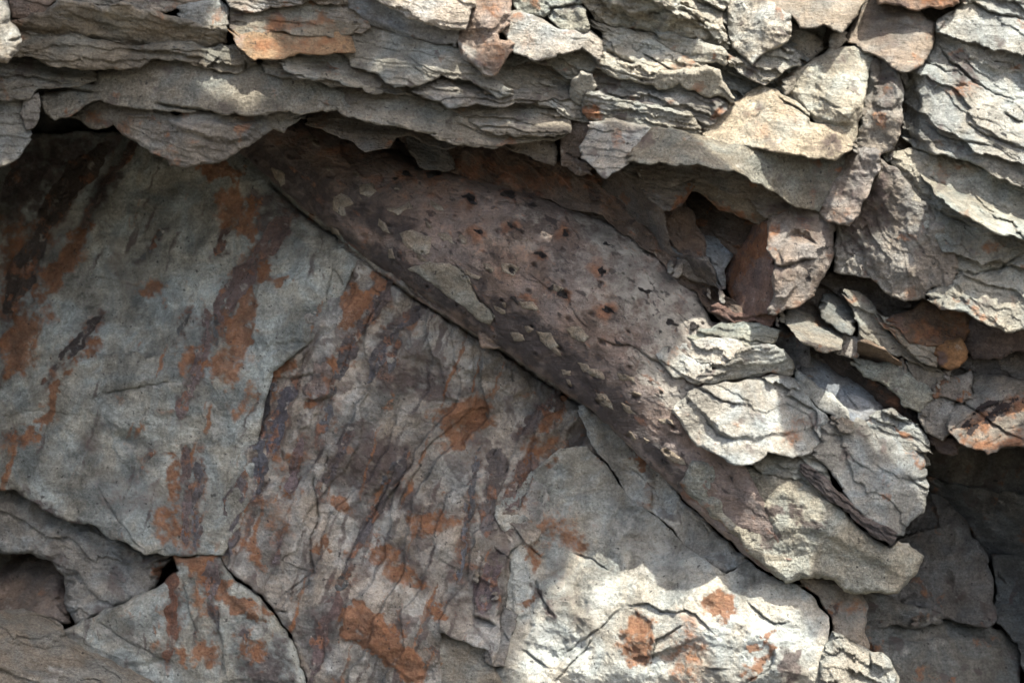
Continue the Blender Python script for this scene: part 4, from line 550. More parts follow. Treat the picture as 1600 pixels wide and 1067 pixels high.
rock('rock_block', 'p 1200,375 1260,305 1380,325 1550,285 2100,330 2100,625 1500,500 1400,460 1290,422', [(1550, 585, 20)], 'dark strip of rock above the rusty slab at the right edge', 'rock block', MR, (.12, .11, .1), 'shale', R=7, drop=9, rough=3)
rock('rock_block', 'p 1205,235 1290,95 1400,140 1530,150 2100,110 2100,340 1550,288 1470,322 1380,328 1280,318 1240,272', [(1530, 540, 60), (1600, 530, 75)], 'purplish brown stone under the white sunlit shelf at the right edge', 'rock block', MR, (.155, .125, .12), 'shale', R=9, drop=13, rough=4, scoop=((60, 7),))
rock('rock_block', 'p 740,120 880,50 960,-20 1080,-40 1210,0 1300,90 1215,232 1130,237 1000,242 900,222 850,172', [(1430, 510, 78), (1500, 510, 70)], 'rust stained brown stone beneath the foot of the tall ridge', 'rock block', MR, (.19, .13, .09), 'shale', R=7, drop=9, rough=5, scoop=((55, 8),), stains=(('rust', 'p 800,140 960,80 1300,60 1215,230 900,220', 18, .65), ('dark', 'p 1000,0 1060,0 1050,150 1010,180', 6, .8), ('pale', 'p 760,120 880,60 880,130 800,160', 8, .4)))
rock('rock_block', 'p 1050,345 1065,290 1130,238 1212,222 1255,300 1212,380 1150,412 1092,385', [(1490, 558, 92)], 'bright rusty orange knob under the brown stone', 'rock block', MR, (.25, .14, .065), 'smooth', R=9, drop=13, rough=3, scoop=((36, 5),), stains=(('dark', 'p 1050,300 1090,270 1070,370', 5, .6),))
# ---------------------------------------------------------------- jointed rock at the top right
rock('rock_ridge', 'f 720,130 725,-30 760,-60 f 840,-70 z 1345,330 1378,256 1410,285 1440,320 1475,360 1500,425 f 1290,225 1280,290 1170,300 1145,352 1050,368 980,330 900,262 800,240 722,228', [(1325, 420, 62), (1310, 350, 75), (1380, 270, 130), (1420, 320, 142), (1480, 400, 150), (1440, 465, 132), (1380, 400, 112), (1340, 340, 80)],
     'tall ridge of rock with a purplish left face and pale right shoulder', 'rock ridge', TOPR, (.26, .245, .215), 'shale', R=8, drop=12, rough=7, scoop=((80, 9), (26, 3)), flake=((60, 90, 22, 3),),
     stains=(('dark', 'f 725,-60 840,-70 960,-250 1000,-150 960,20 900,120 800,140 730,100', 16, .65), ('dark', 'f 1030,240 1080,200 1050,340', 8, .4)), plates=(('f 720,-20 860,60 900,180 1020,340 900,262 722,228', -8, 14),))
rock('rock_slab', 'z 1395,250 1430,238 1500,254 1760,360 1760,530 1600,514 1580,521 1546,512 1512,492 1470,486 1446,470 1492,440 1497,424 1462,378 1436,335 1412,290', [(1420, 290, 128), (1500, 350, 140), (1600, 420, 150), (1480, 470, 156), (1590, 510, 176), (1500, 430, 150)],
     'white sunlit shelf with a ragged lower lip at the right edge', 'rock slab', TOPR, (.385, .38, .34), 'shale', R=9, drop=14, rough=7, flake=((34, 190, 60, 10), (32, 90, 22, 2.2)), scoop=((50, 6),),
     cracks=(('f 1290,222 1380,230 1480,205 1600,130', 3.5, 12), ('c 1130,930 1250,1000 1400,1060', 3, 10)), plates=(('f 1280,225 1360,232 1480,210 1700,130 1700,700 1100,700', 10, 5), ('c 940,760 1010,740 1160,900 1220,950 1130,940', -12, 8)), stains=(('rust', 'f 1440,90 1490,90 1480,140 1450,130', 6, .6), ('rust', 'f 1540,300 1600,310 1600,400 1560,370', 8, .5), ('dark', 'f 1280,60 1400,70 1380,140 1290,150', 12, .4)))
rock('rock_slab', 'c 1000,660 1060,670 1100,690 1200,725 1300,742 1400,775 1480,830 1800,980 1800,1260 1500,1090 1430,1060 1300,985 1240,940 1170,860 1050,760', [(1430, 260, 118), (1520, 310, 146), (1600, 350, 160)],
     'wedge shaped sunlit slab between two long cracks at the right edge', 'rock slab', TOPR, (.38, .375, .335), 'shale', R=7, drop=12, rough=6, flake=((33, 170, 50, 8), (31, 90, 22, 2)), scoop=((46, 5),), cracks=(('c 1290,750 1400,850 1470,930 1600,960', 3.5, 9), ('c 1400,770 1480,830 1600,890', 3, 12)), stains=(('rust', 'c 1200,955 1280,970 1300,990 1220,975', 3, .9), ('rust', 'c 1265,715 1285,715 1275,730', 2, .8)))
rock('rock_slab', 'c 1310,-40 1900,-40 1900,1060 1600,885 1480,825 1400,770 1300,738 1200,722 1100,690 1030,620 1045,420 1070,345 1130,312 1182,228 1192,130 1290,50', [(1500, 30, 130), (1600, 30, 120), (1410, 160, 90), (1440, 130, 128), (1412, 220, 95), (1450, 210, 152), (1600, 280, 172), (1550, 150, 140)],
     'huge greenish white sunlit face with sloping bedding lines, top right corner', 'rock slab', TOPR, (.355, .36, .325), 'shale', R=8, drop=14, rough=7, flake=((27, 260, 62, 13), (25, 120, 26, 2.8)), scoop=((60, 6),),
     plates=(('c 1075,350 1130,480 1110,670 1030,640 1045,420', -22, 8), ('c 1190,150 1260,180 1400,300 1600,330 1640,500 1500,450 1340,380 1240,360 1130,280', -12, 8), ('c 1250,400 1380,390 1300,420', -8, 6)),
     cracks=(('c 1350,0 1440,60 1600,85', 3, 12), ('c 1190,200 1250,270 1360,370 1480,440 1600,480', 3, 10), ('c 1500,520 1600,570', 2.5, 8), ('c 1130,560 1250,640 1480,680', 3, 7), ('c 1330,570 1420,620 1600,690', 4, 9)),
     stains=(('dark', 'c 1250,320 1350,300 1380,380 1300,400', 7, .8), ('rust', 'c 1220,400 1380,395 1360,430 1280,440', 7, .6), ('rust', 'c 1535,295 1580,310 1590,340 1550,320', 2.5, .9), ('coal', 'c 1490,600 1520,605 1515,618 1490,615', 2, .9), ('dark', 'c 1120,580 1200,600 1200,660 1120,660', 7, .5), ('dark', 'c 1160,240 1400,300 1500,440 1340,360', 22, .3), ('dark', 'c 1400,0 1600,0 1600,80 1480,60', 16, .35)))
rock('rock_block', 'c 790,200 820,120 860,60 905,-10 1060,50 1110,60 1190,130 1182,230 1130,312 1060,348 1000,320 920,262 850,235', [(1350, 50, 110), (1400, 90, 148), (1455, 60, 128), (1360, 30, 105), (1420, 20, 112)], 'brown block with a cream right edge above the round dark stone', 'rock block', TOPR, (.27, .235, .195), 'shale', R=9, drop=16, rough=5, scoop=((60, 9),), plates=(('c 920,90 1060,60 1100,90 1160,150 1120,130 1000,110', 6, 4),), stains=(('rust', 'c 1100,60 1190,80 1180,170 1120,130', 10, .4), ('dark', 'c 850,60 1000,20 1100,60 1100,180 900,240', 30, .4)), cracks=(('c 1110,60 1060,50 1000,60', 2, 6),))
rock('rock_block', 'c 1000,-50 1320,-50 1300,20 1250,40 1200,50 1100,55 1040,40 920,20 900,-50', [(1430, -10, 150)], 'rusty brown rock cut off by the top edge right of centre', 'rock block', TOPR, (.26, .19, .15), 'shale', R=8, drop=14, rough=4, stains=(('rust', 'c 1100,-30 1300,-10 1200,40', 12, .7),))
rock('rock_chip', 'c 1190,130 1270,105 1230,145 1200,160', [(1470, 44, 122)], 'thin rusty sliver sticking out right of the brown block', 'rock chip', TOPR, (.25, .15, .1), 'smooth', R=3, drop=4, rough=1, back=40)
rock('rock_block', 'c 370,-50 870,-50 860,10 820,80 760,150 700,140 560,130 530,80 430,40', [(1200, 0, 130), (1300, 30, 148), (1340, 0, 120)], 'rounded tan block at the top edge, left of the brown block', 'rock block', TOPR, (.3, .265, .22), 'shale', R=10, drop=18, rough=5, scoop=((70, 9), (26, 3)), auto=(('dark', 50, .3, .35),))
rock('rock_chip', 'c 690,215 710,180 760,165 785,185 760,215 710,245', [(1308, 66, 112)], 'small squared chip in the joint under the tan block', 'rock chip', TOPR, (.28, .27, .24), 'shale', R=5, drop=7, rough=2)
rock('rock_chip', 'c 990,325 1040,340 1065,360 1050,400 1030,390', [(1408, 122, 108)], 'small grey chip in the joint beside the round dark stone', 'rock chip', TOPR, (.22, .225, .21), 'shale', R=4, drop=6, rough=2)
rock('rock_block', 'c 520,140 560,150 680,212 670,240 600,300 480,372 380,400 330,375 420,330 560,310 575,260 470,220', [(1200, 110, 85), (1270, 75, 92)], 'shaded wedge of smooth grey rock behind the white lumps at the top', 'rock block', TOPR, (.24, .23, .205), 'smooth', R=6, drop=8, rough=3)
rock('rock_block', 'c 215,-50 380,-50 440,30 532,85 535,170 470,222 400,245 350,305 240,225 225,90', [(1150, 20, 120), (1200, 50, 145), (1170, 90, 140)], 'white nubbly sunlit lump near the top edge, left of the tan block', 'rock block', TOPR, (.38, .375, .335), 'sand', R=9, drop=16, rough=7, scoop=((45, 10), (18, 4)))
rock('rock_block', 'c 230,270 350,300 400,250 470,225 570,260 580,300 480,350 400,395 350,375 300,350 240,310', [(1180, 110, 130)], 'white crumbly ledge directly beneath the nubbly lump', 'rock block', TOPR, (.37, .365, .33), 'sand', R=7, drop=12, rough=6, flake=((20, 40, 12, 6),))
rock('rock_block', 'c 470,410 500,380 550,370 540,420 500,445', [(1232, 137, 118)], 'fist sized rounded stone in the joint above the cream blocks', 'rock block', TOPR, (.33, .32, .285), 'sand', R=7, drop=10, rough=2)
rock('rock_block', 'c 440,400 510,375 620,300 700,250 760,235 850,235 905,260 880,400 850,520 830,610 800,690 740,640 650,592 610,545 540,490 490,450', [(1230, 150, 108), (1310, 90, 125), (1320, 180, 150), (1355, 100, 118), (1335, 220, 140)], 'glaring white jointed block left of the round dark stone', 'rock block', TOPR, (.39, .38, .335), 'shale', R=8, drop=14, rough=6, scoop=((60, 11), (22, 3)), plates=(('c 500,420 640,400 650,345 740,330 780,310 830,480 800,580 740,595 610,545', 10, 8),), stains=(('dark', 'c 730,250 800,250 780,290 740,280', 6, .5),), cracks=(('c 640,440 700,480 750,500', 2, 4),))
rock('rock_block', 'c 105,610 190,540 260,500 380,425 460,440 540,490 610,545 612,600 740,597 800,660 808,692 740,738 600,738 440,702 280,684 180,693 130,650', [(1110, 208, 138), (1180, 170, 130), (1260, 200, 158), (1200, 230, 165), (1300, 240, 165)], 'creamy orange tinted sunlit block with a rough dark patch above the long beam', 'rock block', TOPR, (.38, .345, .285), 'sand', R=8, drop=14, rough=6, scoop=((50, 8), (18, 3)),
     stains=(('rust', 'c 280,600 340,540 520,530 560,620 420,640 320,660', 16, .35), ('dark', 'c 610,690 640,630 720,620 740,670 680,720', 7, .7)), cracks=(('c 460,440 540,495 605,545 612,590', 2.2, 10),))
rock('rock_block', 'c 870,390 880,290 920,265 960,285 1020,345 1045,425 1045,560 1000,690 935,718 870,700 810,690 830,600 850,500', [(1360, 140, 112), (1385, 130, 132), (1385, 190, 150), (1400, 200, 138), (1350, 220, 128)], 'rounded bluish dark stone with a pale chipped lower half in the joint', 'rock block', TOPR, (.27, .255, .225), 'shale', R=9, drop=14, rough=5, scoop=((34, 8), (15, 3)), stains=(('dark', 'c 900,330 1000,350 1030,440 1000,500 930,510 900,430', 6, .35),), plates=(('c 900,400 1010,360 1040,440 990,510 910,500', 8, 5), ('c 870,270 930,280 930,380 880,400', 7, 4)))
rock('rock_block', 'c 800,700 850,690 935,725 935,800 860,930 835,1000 790,1052 720,1035 650,985 690,890', [(1340, 250, 124), (1345, 300, 132), (1310, 340, 112), (1290, 330, 100)], 'upright grey and rust pillar at the right end of the long beam', 'rock block', TOPR, (.27, .245, .215), 'shale', R=8, drop=12, rough=6, scoop=((34, 9), (15, 3)), stains=(('dark', 'c 820,780 900,820 850,940 740,900', 12, .6), ('rust', 'c 700,960 830,980 790,1050 720,1030', 8, .4)))
rock('rock_chip', 'c 940,722 1005,720 1010,752 960,748', [(1388, 248, 112)], 'small flat grey stone at the foot of the round dark stone', 'rock chip', TOPR, (.25, .255, .235), 'shale', R=4, drop=6, rough=1.5)
# ---------------------------------------------------------------- long beam and pendant
rock('rock_beam', 'j 960,830 1100,840 1220,865 1290,885 1400,935 c 240,690 440,700 600,735 740,735 810,690 815,760 790,830 700,900 655,988 560,960 430,882 280,812 100,765 0,770 b 1480,775 1370,755 b 1330,740', [(1000, 250, 205), (1100, 258, 222), (1200, 290, 150), (1290, 338, 98), (1320, 260, 105), (1200, 240, 140), (1100, 225, 175)],
     'long smooth grey beam arching above the hole and the hanging block', 'rock beam', LEDGE, (.235, .22, .19), 'sand', R=6, drop=10, rough=4, scoop=((90, 6),), stains=(('dark', 'c 560,700 780,720 700,900 650,960 560,880', 22, .4), ('rust', 'c 600,840 640,850 640,930 600,900', 8, .3)))
rock('rock_block', 'c -40,330 60,300 190,440 260,490 210,560 110,615 100,640 0,630 -80,600 -120,560', [(1060, 150, 120), (1100, 190, 128)], 'grey shaded shoulder just left of the creamy block', 'rock block', LEDGE, (.27, .265, .24), 'shale', R=8, drop=10, rough=5, flake=((20, 70, 16, 6),))
TB = [(600, -20, 120), (800, 60, 110), (1000, 150, 110), (1150, 100, 90), (1200, 0, 90)]
rock('rock_mass', 'z 480,-40 1260,-40 1290,60 1240,130 1110,220 1010,215 900,190 790,150 700,120 600,80 480,40', TB, 'deeply bedded pale shale behind the thin sunlit sheets at the top', 'rock mass', None, (.33, .33, .30), 'shale', R=8, drop=10, rough=7, flake=((24, 130, 22, 11), (24, 45, 9, 4)))
rock('rock_ledge', 'j 490,-60 1150,-60 1130,0 1120,50 1230,90 1310,170 1420,240 1445,315 1390,325 1250,278 1080,242 950,242 830,225 700,190 600,145 570,90 500,30', [(930, 20, 150), (1100, 60, 135)], 'uppermost pale sheet with stepped folds at the top edge', 'rock ledge', LEDGE, (.36, .36, .325), 'shale', R=7, drop=12, rough=7, flake=((20, 90, 24, 10), (20, 34, 10, 4)), plates=(('j 660,-40 1110,-40 1090,60 990,70 900,100 840,100 700,40', 12, 5), ('j 890,120 1000,70 1180,80 1310,180 1290,270 1150,240 1030,190', 8, 6)),
     cracks=(('j 700,160 860,190 1080,235', 3, 12), ('j 1110,50 1230,100 1300,170', 3, 10)))
rock('rock_ledge', 'j 1120,-60 1480,-60 1450,0 1420,80 1410,190 1430,235 1320,180 1220,90 1110,45', [(1110, 20, 110), (1130, 60, 118)], 'small pale sheet at the top edge left of the nubbly lump', 'rock ledge', LEDGE, (.36, .36, .33), 'shale', R=6, drop=10, rough=5, flake=((30, 70, 16, 7),), cracks=(('j 1220,0 1330,40 1415,80', 3, 12), ('j 1230,90 1300,170 1420,215', 3, 10)))
rock('rock_ledge', 'j 1430,150 1480,60 1620,250 1680,420 1600,500 1480,440 1420,380 1445,310', [(1170, 90, 100)], 'narrow pale sheet under the nubbly lump', 'rock ledge', LEDGE, (.35, .35, .315), 'shale', R=6, drop=10, rough=5, flake=((26, 60, 14, 7),))
rock('rock_ledge', 'j 970,242 1080,243 1250,278 1390,322 1432,380 1418,405 1300,392 1240,402 1080,348 1020,292', [(1060, 75, 138), (1120, 95, 140)], 'smooth lens shaped white sheet, middle of the sunlit stack', 'rock ledge', LEDGE, (.4, .395, .355), 'shale', R=6, drop=10, rough=3)
rock('rock_ledge', 'j 570,150 620,160 700,190 850,232 970,243 1020,292 1080,348 1250,405 1300,420 1290,448 1110,470 1010,482 890,492 855,480 650,425 610,400 655,385 650,210', [(960, 80, 150), (1080, 110, 146), (940, 100, 160)], 'broad white sunlit sheet split by curving cracks in the middle of the stack', 'rock ledge', LEDGE, (.4, .395, .355), 'shale', R=7, drop=12, rough=5, flake=((25, 90, 30, 5),),
     plates=(('j 650,310 750,360 860,410 900,340 1000,380 1110,465 900,490 650,420', 7, 5),), cracks=(('j 890,340 960,360 1020,410 1110,465', 2.5, 12), ('j 650,310 750,360 850,405', 3.5, 14), ('j 900,485 1000,475 1110,465', 2, 9)))
rock('rock_ledge', 'j 600,395 660,415 860,482 890,492 1010,485 1110,475 1290,445 1370,470 1400,540 1440,600 1470,648 1440,655 1380,600 1340,615 1200,572 1130,535 1040,555 1000,565 950,545 880,522 720,492 640,455', [(950, 120, 160), (1080, 130, 160), (1130, 150, 152)], 'long white lip along the bottom of the sunlit stack', 'rock ledge', LEDGE, (.41, .4, .36), 'sand', R=8, drop=14, rough=5, scoop=((32, 7),))
rock('rock_ledge', 'j 500,440 620,435 720,480 880,515 1000,560 1130,540 1200,575 1340,610 1425,640 1432,700 1350,782 1300,795 1170,735 1080,705 920,675 800,655 720,615 620,565 520,540', [(930, 140, 132), (1060, 160, 138), (1130, 185, 142)], 'grey layered ledge under the long white lip', 'rock ledge', LEDGE, (.31, .31, .285), 'shale', R=8, drop=12, rough=5, flake=((14, 80, 14, 6),), plates=(('j 740,600 860,572 1000,575 1100,615 1090,650 1000,685 880,670 790,650', 10, 5), ('j 1300,620 1380,610 1430,650 1350,695', 10, 4)))
rock('rock_ledge', 'j 560,600 650,590 720,640 800,655 930,680 1080,705 1170,735 1250,790 1265,825 1220,862 1100,842 1000,842 930,825 900,802 700,785 640,765 560,745 525,690', [(930, 170, 140), (1060, 200, 145)], 'pale layer with a brown stain above the hanging triangular flake', 'rock ledge', LEDGE, (.31, .305, .275), 'shale', R=7, drop=12, rough=4, flake=((10, 60, 12, 5),), stains=(('rust', 'j 540,670 590,640 620,710 680,735 640,770 550,745', 4, .7), ('dark', 'j 540,660 600,640 620,710 680,740 620,770 540,740', 5, .5), ('pale', 'j 570,600 650,595 700,660 640,720 600,640', 6, .8)))
rock('rock_block', 'j 455,525 500,500 525,465 605,490 622,550 590,582 550,602 500,662 452,640 442,580', [(905, 135, 148), (895, 155, 128)], 'rounded grey knob at the left end of the grey layered ledge', 'rock block', LEDGE, (.29, .285, .27), 'smooth', R=8, drop=13, rough=2)
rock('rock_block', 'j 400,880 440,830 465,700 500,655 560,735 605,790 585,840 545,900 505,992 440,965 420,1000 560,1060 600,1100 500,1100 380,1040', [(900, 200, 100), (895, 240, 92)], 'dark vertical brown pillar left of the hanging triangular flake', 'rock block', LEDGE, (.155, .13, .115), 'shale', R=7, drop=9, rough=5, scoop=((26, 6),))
rock('rock_flake', 'j 560,788 700,782 900,805 960,832 1000,852 930,930 850,992 760,1060 672,1114 620,1085 590,1040 500,992 520,930 590,840', [(930, 205, 150), (1010, 215, 165), (950, 270, 200), (912, 248, 170)], 'grey triangular flake hanging point down over the trunk', 'rock flake', LEDGE, (.27, .265, .24), 'shale', R=6, drop=9, rough=4, scoop=((45, 7),), plates=(('j 680,820 900,830 860,960 700,1060', 6, 14),))
# ---------------------------------------------------------------- top middle and top left ledges
rock('rock_ledge', 'j -90,180 70,200 95,330 190,372 300,420 430,500 440,515 300,512 120,572 20,625 -80,640 -120,500', [(770, 110, 125), (860, 125, 112), (790, 150, 138)], 'shaded grey shoulder below the left end of the white ridge', 'rock ledge', LEDGE, (.28, .27, .24), 'shale', R=7, drop=9, rough=4, flake=((-8, 110, 16, 5),))
rock('rock_ledge', 'j 85,320 190,365 280,370 370,340 480,315 560,335 655,385 615,432 525,462 505,512 430,502 300,422 190,370', [(850, 110, 140), (920, 105, 150)], 'dull grey underlayer of the white ridge', 'rock ledge', LEDGE, (.29, .285, .255), 'shale', R=7, drop=11, rough=4, flake=((18, 90, 12, 5),))
rock('rock_block', 'j 60,-60 530,-60 530,20 490,40 545,100 575,180 552,215 400,212 350,172 300,115 270,122 110,72 70,20', [(820, 0, 145), (900, 30, 165), (880, 50, 162)], 'pitted grey green lump at the top edge behind the white ridge', 'rock block', LEDGE, (.31, .315, .28), 'sand', R=9, drop=14, rough=8, scoop=((34, 12), (14, 3)), cracks=(('j 300,60 350,40 500,30', 3, 12), ('j 300,110 330,60', 3, 10)))
rock('rock_ridge', 'j 0,195 30,90 70,95 200,108 330,188 380,212 480,205 560,218 640,280 652,385 622,402 560,342 480,322 370,348 280,378 190,372 95,332 35,222', [(800, 50, 168), (860, 70, 178), (930, 80, 180), (810, 80, 182)], 'rounded white sunlit ridge at the top, left of the stacked sheets', 'rock ridge', LEDGE, (.41, .4, .36), 'sand', R=11, drop=18, rough=5, scoop=((60, 8), (22, 3)), stains=(('rust', 'j 60,200 200,250 300,340 160,330 80,270', 14, .25),))
rock('rock_block', 'b 640,-60 800,-60 790,60 800,110 730,150 740,200 812,232 725,365 685,362 560,262 540,180 600,100 610,30', [(770, 20, 180), (760, 60, 188), (768, 118, 178), (725, 70, 168)], 'tan and pinkish wedge pointing down at the top centre', 'rock block', LEDGE, (.34, .275, .22), 'sand', R=7, drop=12, rough=6, scoop=((50, 8),), plates=(('b 540,180 560,175 700,350 690,362 560,262', 10, 3), ('b 640,-60 790,-60 780,60 730,150 590,150 600,100', 8, 6)), stains=(('rust', 'b 640,0 740,0 760,60 740,110 680,60', 12, .45), ('rust', 'b 680,180 790,200 720,350 660,280', 10, .4), ('pale', 'b 540,180 600,190 700,350 640,340 560,262', 4, .9)))
rock('rock_ledge', 'b 80,-60 650,-60 640,20 610,40 582,148 430,122 300,72 150,0', [(640, 20, 205), (720, 40, 200), (600, -10, 205)], 'thick cream sunlit slab edge at the top, left of the tan wedge', 'rock ledge', LEDGE, (.39, .375, .325), 'sand', R=9, drop=15, rough=4, scoop=((60, 7),), flake=((15, 110, 18, 3),))
rock('rock_ledge', 'b 30,-40 150,-20 300,60 430,115 560,155 545,222 400,202 270,168 130,112 50,40', [(560, 20, 165), (650, 50, 160), (710, 70, 165)], 'bluish grey rounded band beneath the thick cream slab edge', 'rock ledge', LEDGE, (.21, .22, .225), 'smooth', R=8, drop=14, rough=3, bumps=((620, 45, 80, 6, 20, 8),))
rock('rock_ledge', 'b 10,205 60,170 150,125 280,168 400,200 545,235 700,370 750,400 810,440 745,458 650,400 600,382 530,370 470,345 420,382 330,412 260,407 170,352 50,302', [(560, 80, 160), (640, 125, 178), (700, 100, 165), (770, 145, 165)], 'broad smooth grey lens of rock left of the tan wedge', 'rock ledge', LEDGE, (.29, .285, .26), 'shale', R=8, drop=14, rough=3, scoop=((90, 6),), cracks=(('b 280,240 400,320 560,360', 1.8, 3),))
rock('rock_ledge', 'b -20,10 30,0 130,105 150,130 100,165 0,175 -60,190 -110,150', [(530, 30, 158)], 'grey rounded ledge end at the top left of the smooth lens', 'rock ledge', LEDGE, (.25, .235, .205), 'shale', R=8, drop=12, rough=3)
rock('rock_ledge', 'b 330,420 420,385 480,345 600,380 650,385 690,440 740,458 850,400 1080,370 1085,470 900,480 700,500 560,495 510,500 400,450', [(650, 140, 160), (780, 150, 140), (890, 145, 112)], 'grey ledge with a drooping tongue below the smooth lens', 'rock ledge', LEDGE, (.26, .255, .23), 'shale', R=7, drop=12, rough=4, flake=((0, 110, 14, 5),), plates=(('b 345,425 480,360 570,400 650,440 600,480 510,498', 10, 5),), stains=(('rust', 'b 470,350 560,400 530,410', 4, .3),))
rock('rock_ledge', 'b -30,240 0,250 170,350 260,405 340,415 440,470 330,442 200,442 70,405 -60,380 -180,370 -260,330 -280,290 -130,260', [(480, 100, 165), (560, 130, 160), (640, 145, 140)], 'grey pointed ledge with a rusty top left of the smooth lens', 'rock ledge', LEDGE, (.26, .25, .225), 'shale', R=6, drop=11, rough=3, flake=((14, 100, 14, 4),), stains=(('rust', 'b -30,240 20,290 0,330 -60,280', 4, .9), ('rust', 'b 180,350 240,370 200,370', 4, .6)))
rock('rock_ledge', 'z 775,148 895,130 897,170 894,208 868,214 817,215 760,207 730,186 700,170', [(760, 180, 122), (890, 170, 110)], 'dim grey ledge with fine bedding above the lowest lens of the centre overhang', 'rock ledge', LEDGE, (.25, .245, .22), 'shale', R=6, drop=10, rough=3, flake=((4, 120, 12, 6),), cracks=(('j 0,640 200,622 450,640', 1.8, 6),))
rock('rock_ledge', 'b -120,380 70,400 200,438 330,430 500,500 600,545 690,605 860,630 1000,622 1085,592 1040,640 1000,662 850,667 740,682 600,677 480,652 330,602 130,572 0,522 -100,490', [(560, 160, 138), (640, 185, 142), (750, 215, 132), (860, 215, 112)], 'longest grey lens forming the lower lip of the centre overhang', 'rock ledge', LEDGE, (.24, .225, .195), 'shale', R=8, drop=14, rough=3, scoop=((80, 6),), flake=((10, 130, 22, 3),))
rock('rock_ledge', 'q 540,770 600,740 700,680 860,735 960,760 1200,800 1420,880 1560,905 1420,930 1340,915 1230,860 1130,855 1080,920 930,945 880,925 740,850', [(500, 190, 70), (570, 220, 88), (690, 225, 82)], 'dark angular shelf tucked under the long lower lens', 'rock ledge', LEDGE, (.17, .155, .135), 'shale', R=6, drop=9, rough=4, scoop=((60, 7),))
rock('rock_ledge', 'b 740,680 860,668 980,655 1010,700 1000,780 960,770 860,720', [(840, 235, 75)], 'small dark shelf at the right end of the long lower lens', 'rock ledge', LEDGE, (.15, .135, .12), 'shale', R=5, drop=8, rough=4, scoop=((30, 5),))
rock('rock_ledge', 'a 1200,290 1300,265 1500,252 1620,262 1660,330 1780,380 1760,410 1640,400 1560,400 1400,370 1230,345', [(450, 105, 160), (560, 125, 152)], 'narrow wedge of grey rock just below the rusty ochre block', 'rock ledge', LEDGE, (.25, .245, .225), 'shale', R=6, drop=11, rough=2.5)
rock('rock_block', 'a 1050,140 1120,170 1260,150 1330,170 1560,160 1640,190 1645,255 1480,255 1320,268 1190,288 1100,225', [(370, 60, 190), (400, 90, 205), (540, 75, 180)], 'glowing ochre block with sunlit nose at the upper left', 'rock block', LEDGE, (.33, .235, .15), 'sand', R=7, drop=13, rough=5, scoop=((40, 7),), stains=(('rust', 'a 1090,180 1300,160 1600,180 1560,240 1300,250 1180,240', 14, .55), ('pale', 'a 1050,140 1150,180 1130,220 1080,200', 5, .6)))
rock('rock_ledge', 'a 1060,60 1150,50 1300,50 1450,10 1620,30 1720,80 1640,150 1570,165 1480,180 1330,165 1250,150 1130,165 1060,130', [(400, 35, 175), (540, 40, 165)], 'mottled orange and grey ledge resting on the ochre block', 'rock ledge', LEDGE, (.28, .255, .215), 'shale', R=7, drop=12, rough=5, scoop=((50, 6),), stains=(('rust', 'a 1180,130 1300,70 1440,90 1500,70 1560,140 1400,130 1300,160', 12, .6),))
rock('rock_ledge', 'a 1020,-80 1760,-80 1700,20 1620,20 1400,20 1250,45 1130,65 1060,40', [(360, 0, 185), (540, 0, 175)], 'pale layered ledge on the top edge above the mottled ledge', 'rock ledge', LEDGE, (.3, .285, .25), 'shale', R=7, drop=12, rough=5, flake=((6, 90, 14, 5),))
rock('rock_ledge', 'a 820,70 880,40 1010,20 1060,60 1060,115 950,135 870,105', [(320, 30, 182)], 'small chunky pale lump left of the mottled ledge', 'rock ledge', LEDGE, (.3, .3, .28), 'sand', R=8, drop=13, rough=4, scoop=((26, 5),))
rock('rock_ledge', 'a 560,-80 1030,-80 1010,20 860,40 740,62 640,50 565,25', [(280, 0, 165)], 'smooth dim ledge on the top edge left of the chunky lump', 'rock ledge', LEDGE, (.24, .22, .19), 'shale', R=8, drop=12, rough=3)
rock('rock_ledge', 'a 270,-80 570,-80 550,40 500,60 390,30 270,20', [(140, 0, 150)], 'grey green ledge at the top edge near the left corner', 'rock ledge', LEDGE, (.22, .215, .19), 'shale', R=8, drop=12, rough=4)
rock('rock_ledge', 'a 40,-60 270,-80 265,10 210,70 130,92 50,85', [(50, 10, 160)], 'reddish brown stone wedged in the top left corner', 'rock ledge', LEDGE, (.2, .15, .12), 'shale', R=8, drop=12, rough=4)
rock('rock_ledge', 'a 60,110 130,95 210,75 270,20 390,30 500,62 560,30 640,60 820,100 950,138 1050,140 1050,200 960,232 830,202 740,217 620,232 480,212 360,167 200,182 60,162 -20,150', [(40, 50, 178), (150, 50, 182), (250, 60, 172), (340, 65, 165)], 'longest brownish grey ledge crossing the upper left', 'rock ledge', LEDGE, (.25, .225, .185), 'shale', R=10, drop=16, rough=5, scoop=((60, 8),), flake=((8, 120, 18, 4),), auto=(('rust', 60, .35, .4),))
rock('rock_ledge', 'a -60,170 60,162 200,180 360,170 480,210 620,235 740,220 830,205 960,235 1060,240 1100,230 1190,290 1165,325 1100,352 1030,347 930,302 830,287 740,287 650,317 560,327 440,327 260,317 150,272 60,267 -60,262', [(0, 75, 190), (150, 90, 188), (300, 90, 178), (380, 105, 172)], 'warm grey ledge beneath the longest brownish ledge at the upper left', 'rock ledge', LEDGE, (.235, .215, .18), 'shale', R=8, drop=14, rough=5, flake=((5, 110, 16, 6),), cracks=(('a 965,310 1020,262', 2, 7), ('a 1130,330 1140,280', 2.5, 9)), auto=(('rust', 60, .35, .4),))
rock('rock_ledge', 'a -60,255 60,262 150,270 260,315 440,325 460,380 330,400 180,412 130,470 -60,470', [(0, 110, 165), (100, 125, 150)], 'dim grey shelf between the left ledges and the drooping corner stone', 'rock ledge', LEDGE, (.2, .195, .175), 'shale', R=7, drop=12, rough=3, flake=((6, 120, 16, 5),))
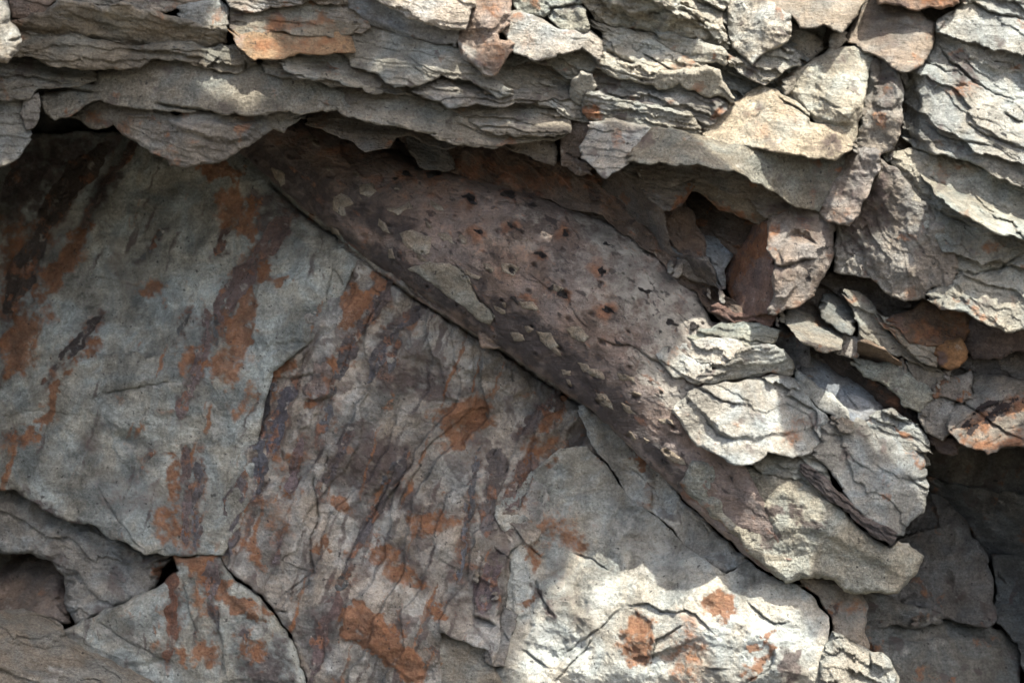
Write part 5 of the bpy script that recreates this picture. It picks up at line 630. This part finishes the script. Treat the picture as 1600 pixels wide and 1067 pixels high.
rock('rock_ledge', 'a 180,470 300,420 440,400 460,350 560,325 740,282 930,300 1040,345 1120,348 1190,315 1290,330 1470,400 1600,420 1640,520 1530,508 1470,522 1400,537 1300,517 1230,542 1050,537 940,517 830,530 640,500 450,480 380,500 320,552 250,560 190,500', [(80, 160, 140), (250, 140, 168), (400, 150, 172), (500, 160, 150), (300, 165, 182)], 'broad smooth grey ledge above the bulging lens at the left', 'rock ledge', LEDGE, (.225, .22, .195), 'sand', R=9, drop=14, rough=4, scoop=((100, 8),), cracks=(('a 700,475 860,500 940,515', 3, 14), ('a 180,430 330,415 450,432', 4, 16)),
     stains=(('rust', 'a 310,510 380,500 350,540 320,550', 3, .7), ('dark', 'a 740,300 850,310 830,350 760,340', 8, .5), ('rust', 'q 260,480 320,490 330,590 290,580', 7, .4)))
rock('rock_ledge', 'a 320,540 400,500 450,480 640,500 820,560 870,535 1050,540 1230,545 1300,520 1420,540 1310,620 1270,602 1225,630 1150,680 1060,735 1000,758 880,772 790,770 750,735 680,690 630,668 560,620 520,590 450,600 370,560', [(140, 180, 100), (270, 210, 162), (280, 250, 150), (400, 195, 150), (450, 185, 120)], 'bulging grey lens hanging down over the dark hollow on the left', 'rock ledge', LEDGE, (.235, .225, .2), 'shale', R=10, drop=18, rough=5, scoop=((70, 9),), plates=(('a 520,540 640,520 820,585 900,620 1060,668 1150,640 1230,560 1000,560 830,560', 10, 6),),
     stains=(('rust', 'a 690,680 780,700 860,730 800,770 740,730', 5, .55), ('rust', 'a 380,510 470,510 470,570 400,560', 7, .55), ('rust', 'a 820,640 900,650 880,680', 6, .4)))
rock('rock_block', 'a 105,470 180,455 188,520 160,590 120,608 100,560', [(48, 178, 178)], 'slim sliver split from the drooping corner stone', 'rock block', LEDGE, (.21, .205, .19), 'shale', R=5, drop=9, rough=2)
rock('rock_block', 'a -60,440 30,465 110,460 102,560 122,605 150,640 125,700 36,772 -60,760', [(0, 180, 185), (10, 250, 192)], 'drooping pale corner stone at the left edge above the dark hollow', 'rock block', LEDGE, (.25, .245, .22), 'shale', R=8, drop=14, rough=4)
rock('boulder', 'a -90,-30 15,10 45,60 60,130 100,180 85,240 35,290 -90,305', [(0, 60, 330)], 'blurred cream boulder poking in at the top left edge, closest to the camera', 'boulder', None, (.37, .34, .29), 'sand', R=16, drop=26, rough=4, back=40)
rs = np.random.RandomState(4)
for (x, y, d, s) in ((1262, 598, 30, 7), (1275, 606, 32, 5), (1330, 652, 50, 6), (1352, 545, 40, 6), (1408, 573, 62, 7), (1415, 580, 64, 5), (1300, 500, 30, 6), (1222, 500, 72, 6), (1215, 508, 74, 4), (1128, 470, 62, 7), (1108, 462, 58, 5), (1302, 662, 86, 4), (1480, 590, 70, 6), (1466, 604, 72, 5), (1392, 248, 118, 5), (1336, 236, 146, 5), (745, 905, -60, 6), (775, 935, -60, 5), (1172, 905, 5, 4), (385, 905, -160, 7), (398, 925, -158, 5), (1430, 975, -120, 6), (1450, 968, -120, 4)):
    th = np.linspace(0, 6.283, 7)[:-1] + rs.uniform(-.3, .3, 6); a_ = rs.uniform(0, 3.1); pts = []
    for t in th:
        u, v = math.cos(t) * s * rs.uniform(.9, 1.5), math.sin(t) * s * rs.uniform(.5, .8); pts.append((x + u * math.cos(a_) - v * math.sin(a_), y + u * math.sin(a_) + v * math.cos(a_)))
    rock('stone_crumb', pts, [(x, y, d)], 'tiny angular crumb of stone lodged in a crevice', 'stone chip', 'crumbs of stone in the crevices', (.22, .2, .175), 'shale', R=3, drop=4, rough=1.2, back=d - 40, warp=.5, shrink=1)
print('verts', stats[0])
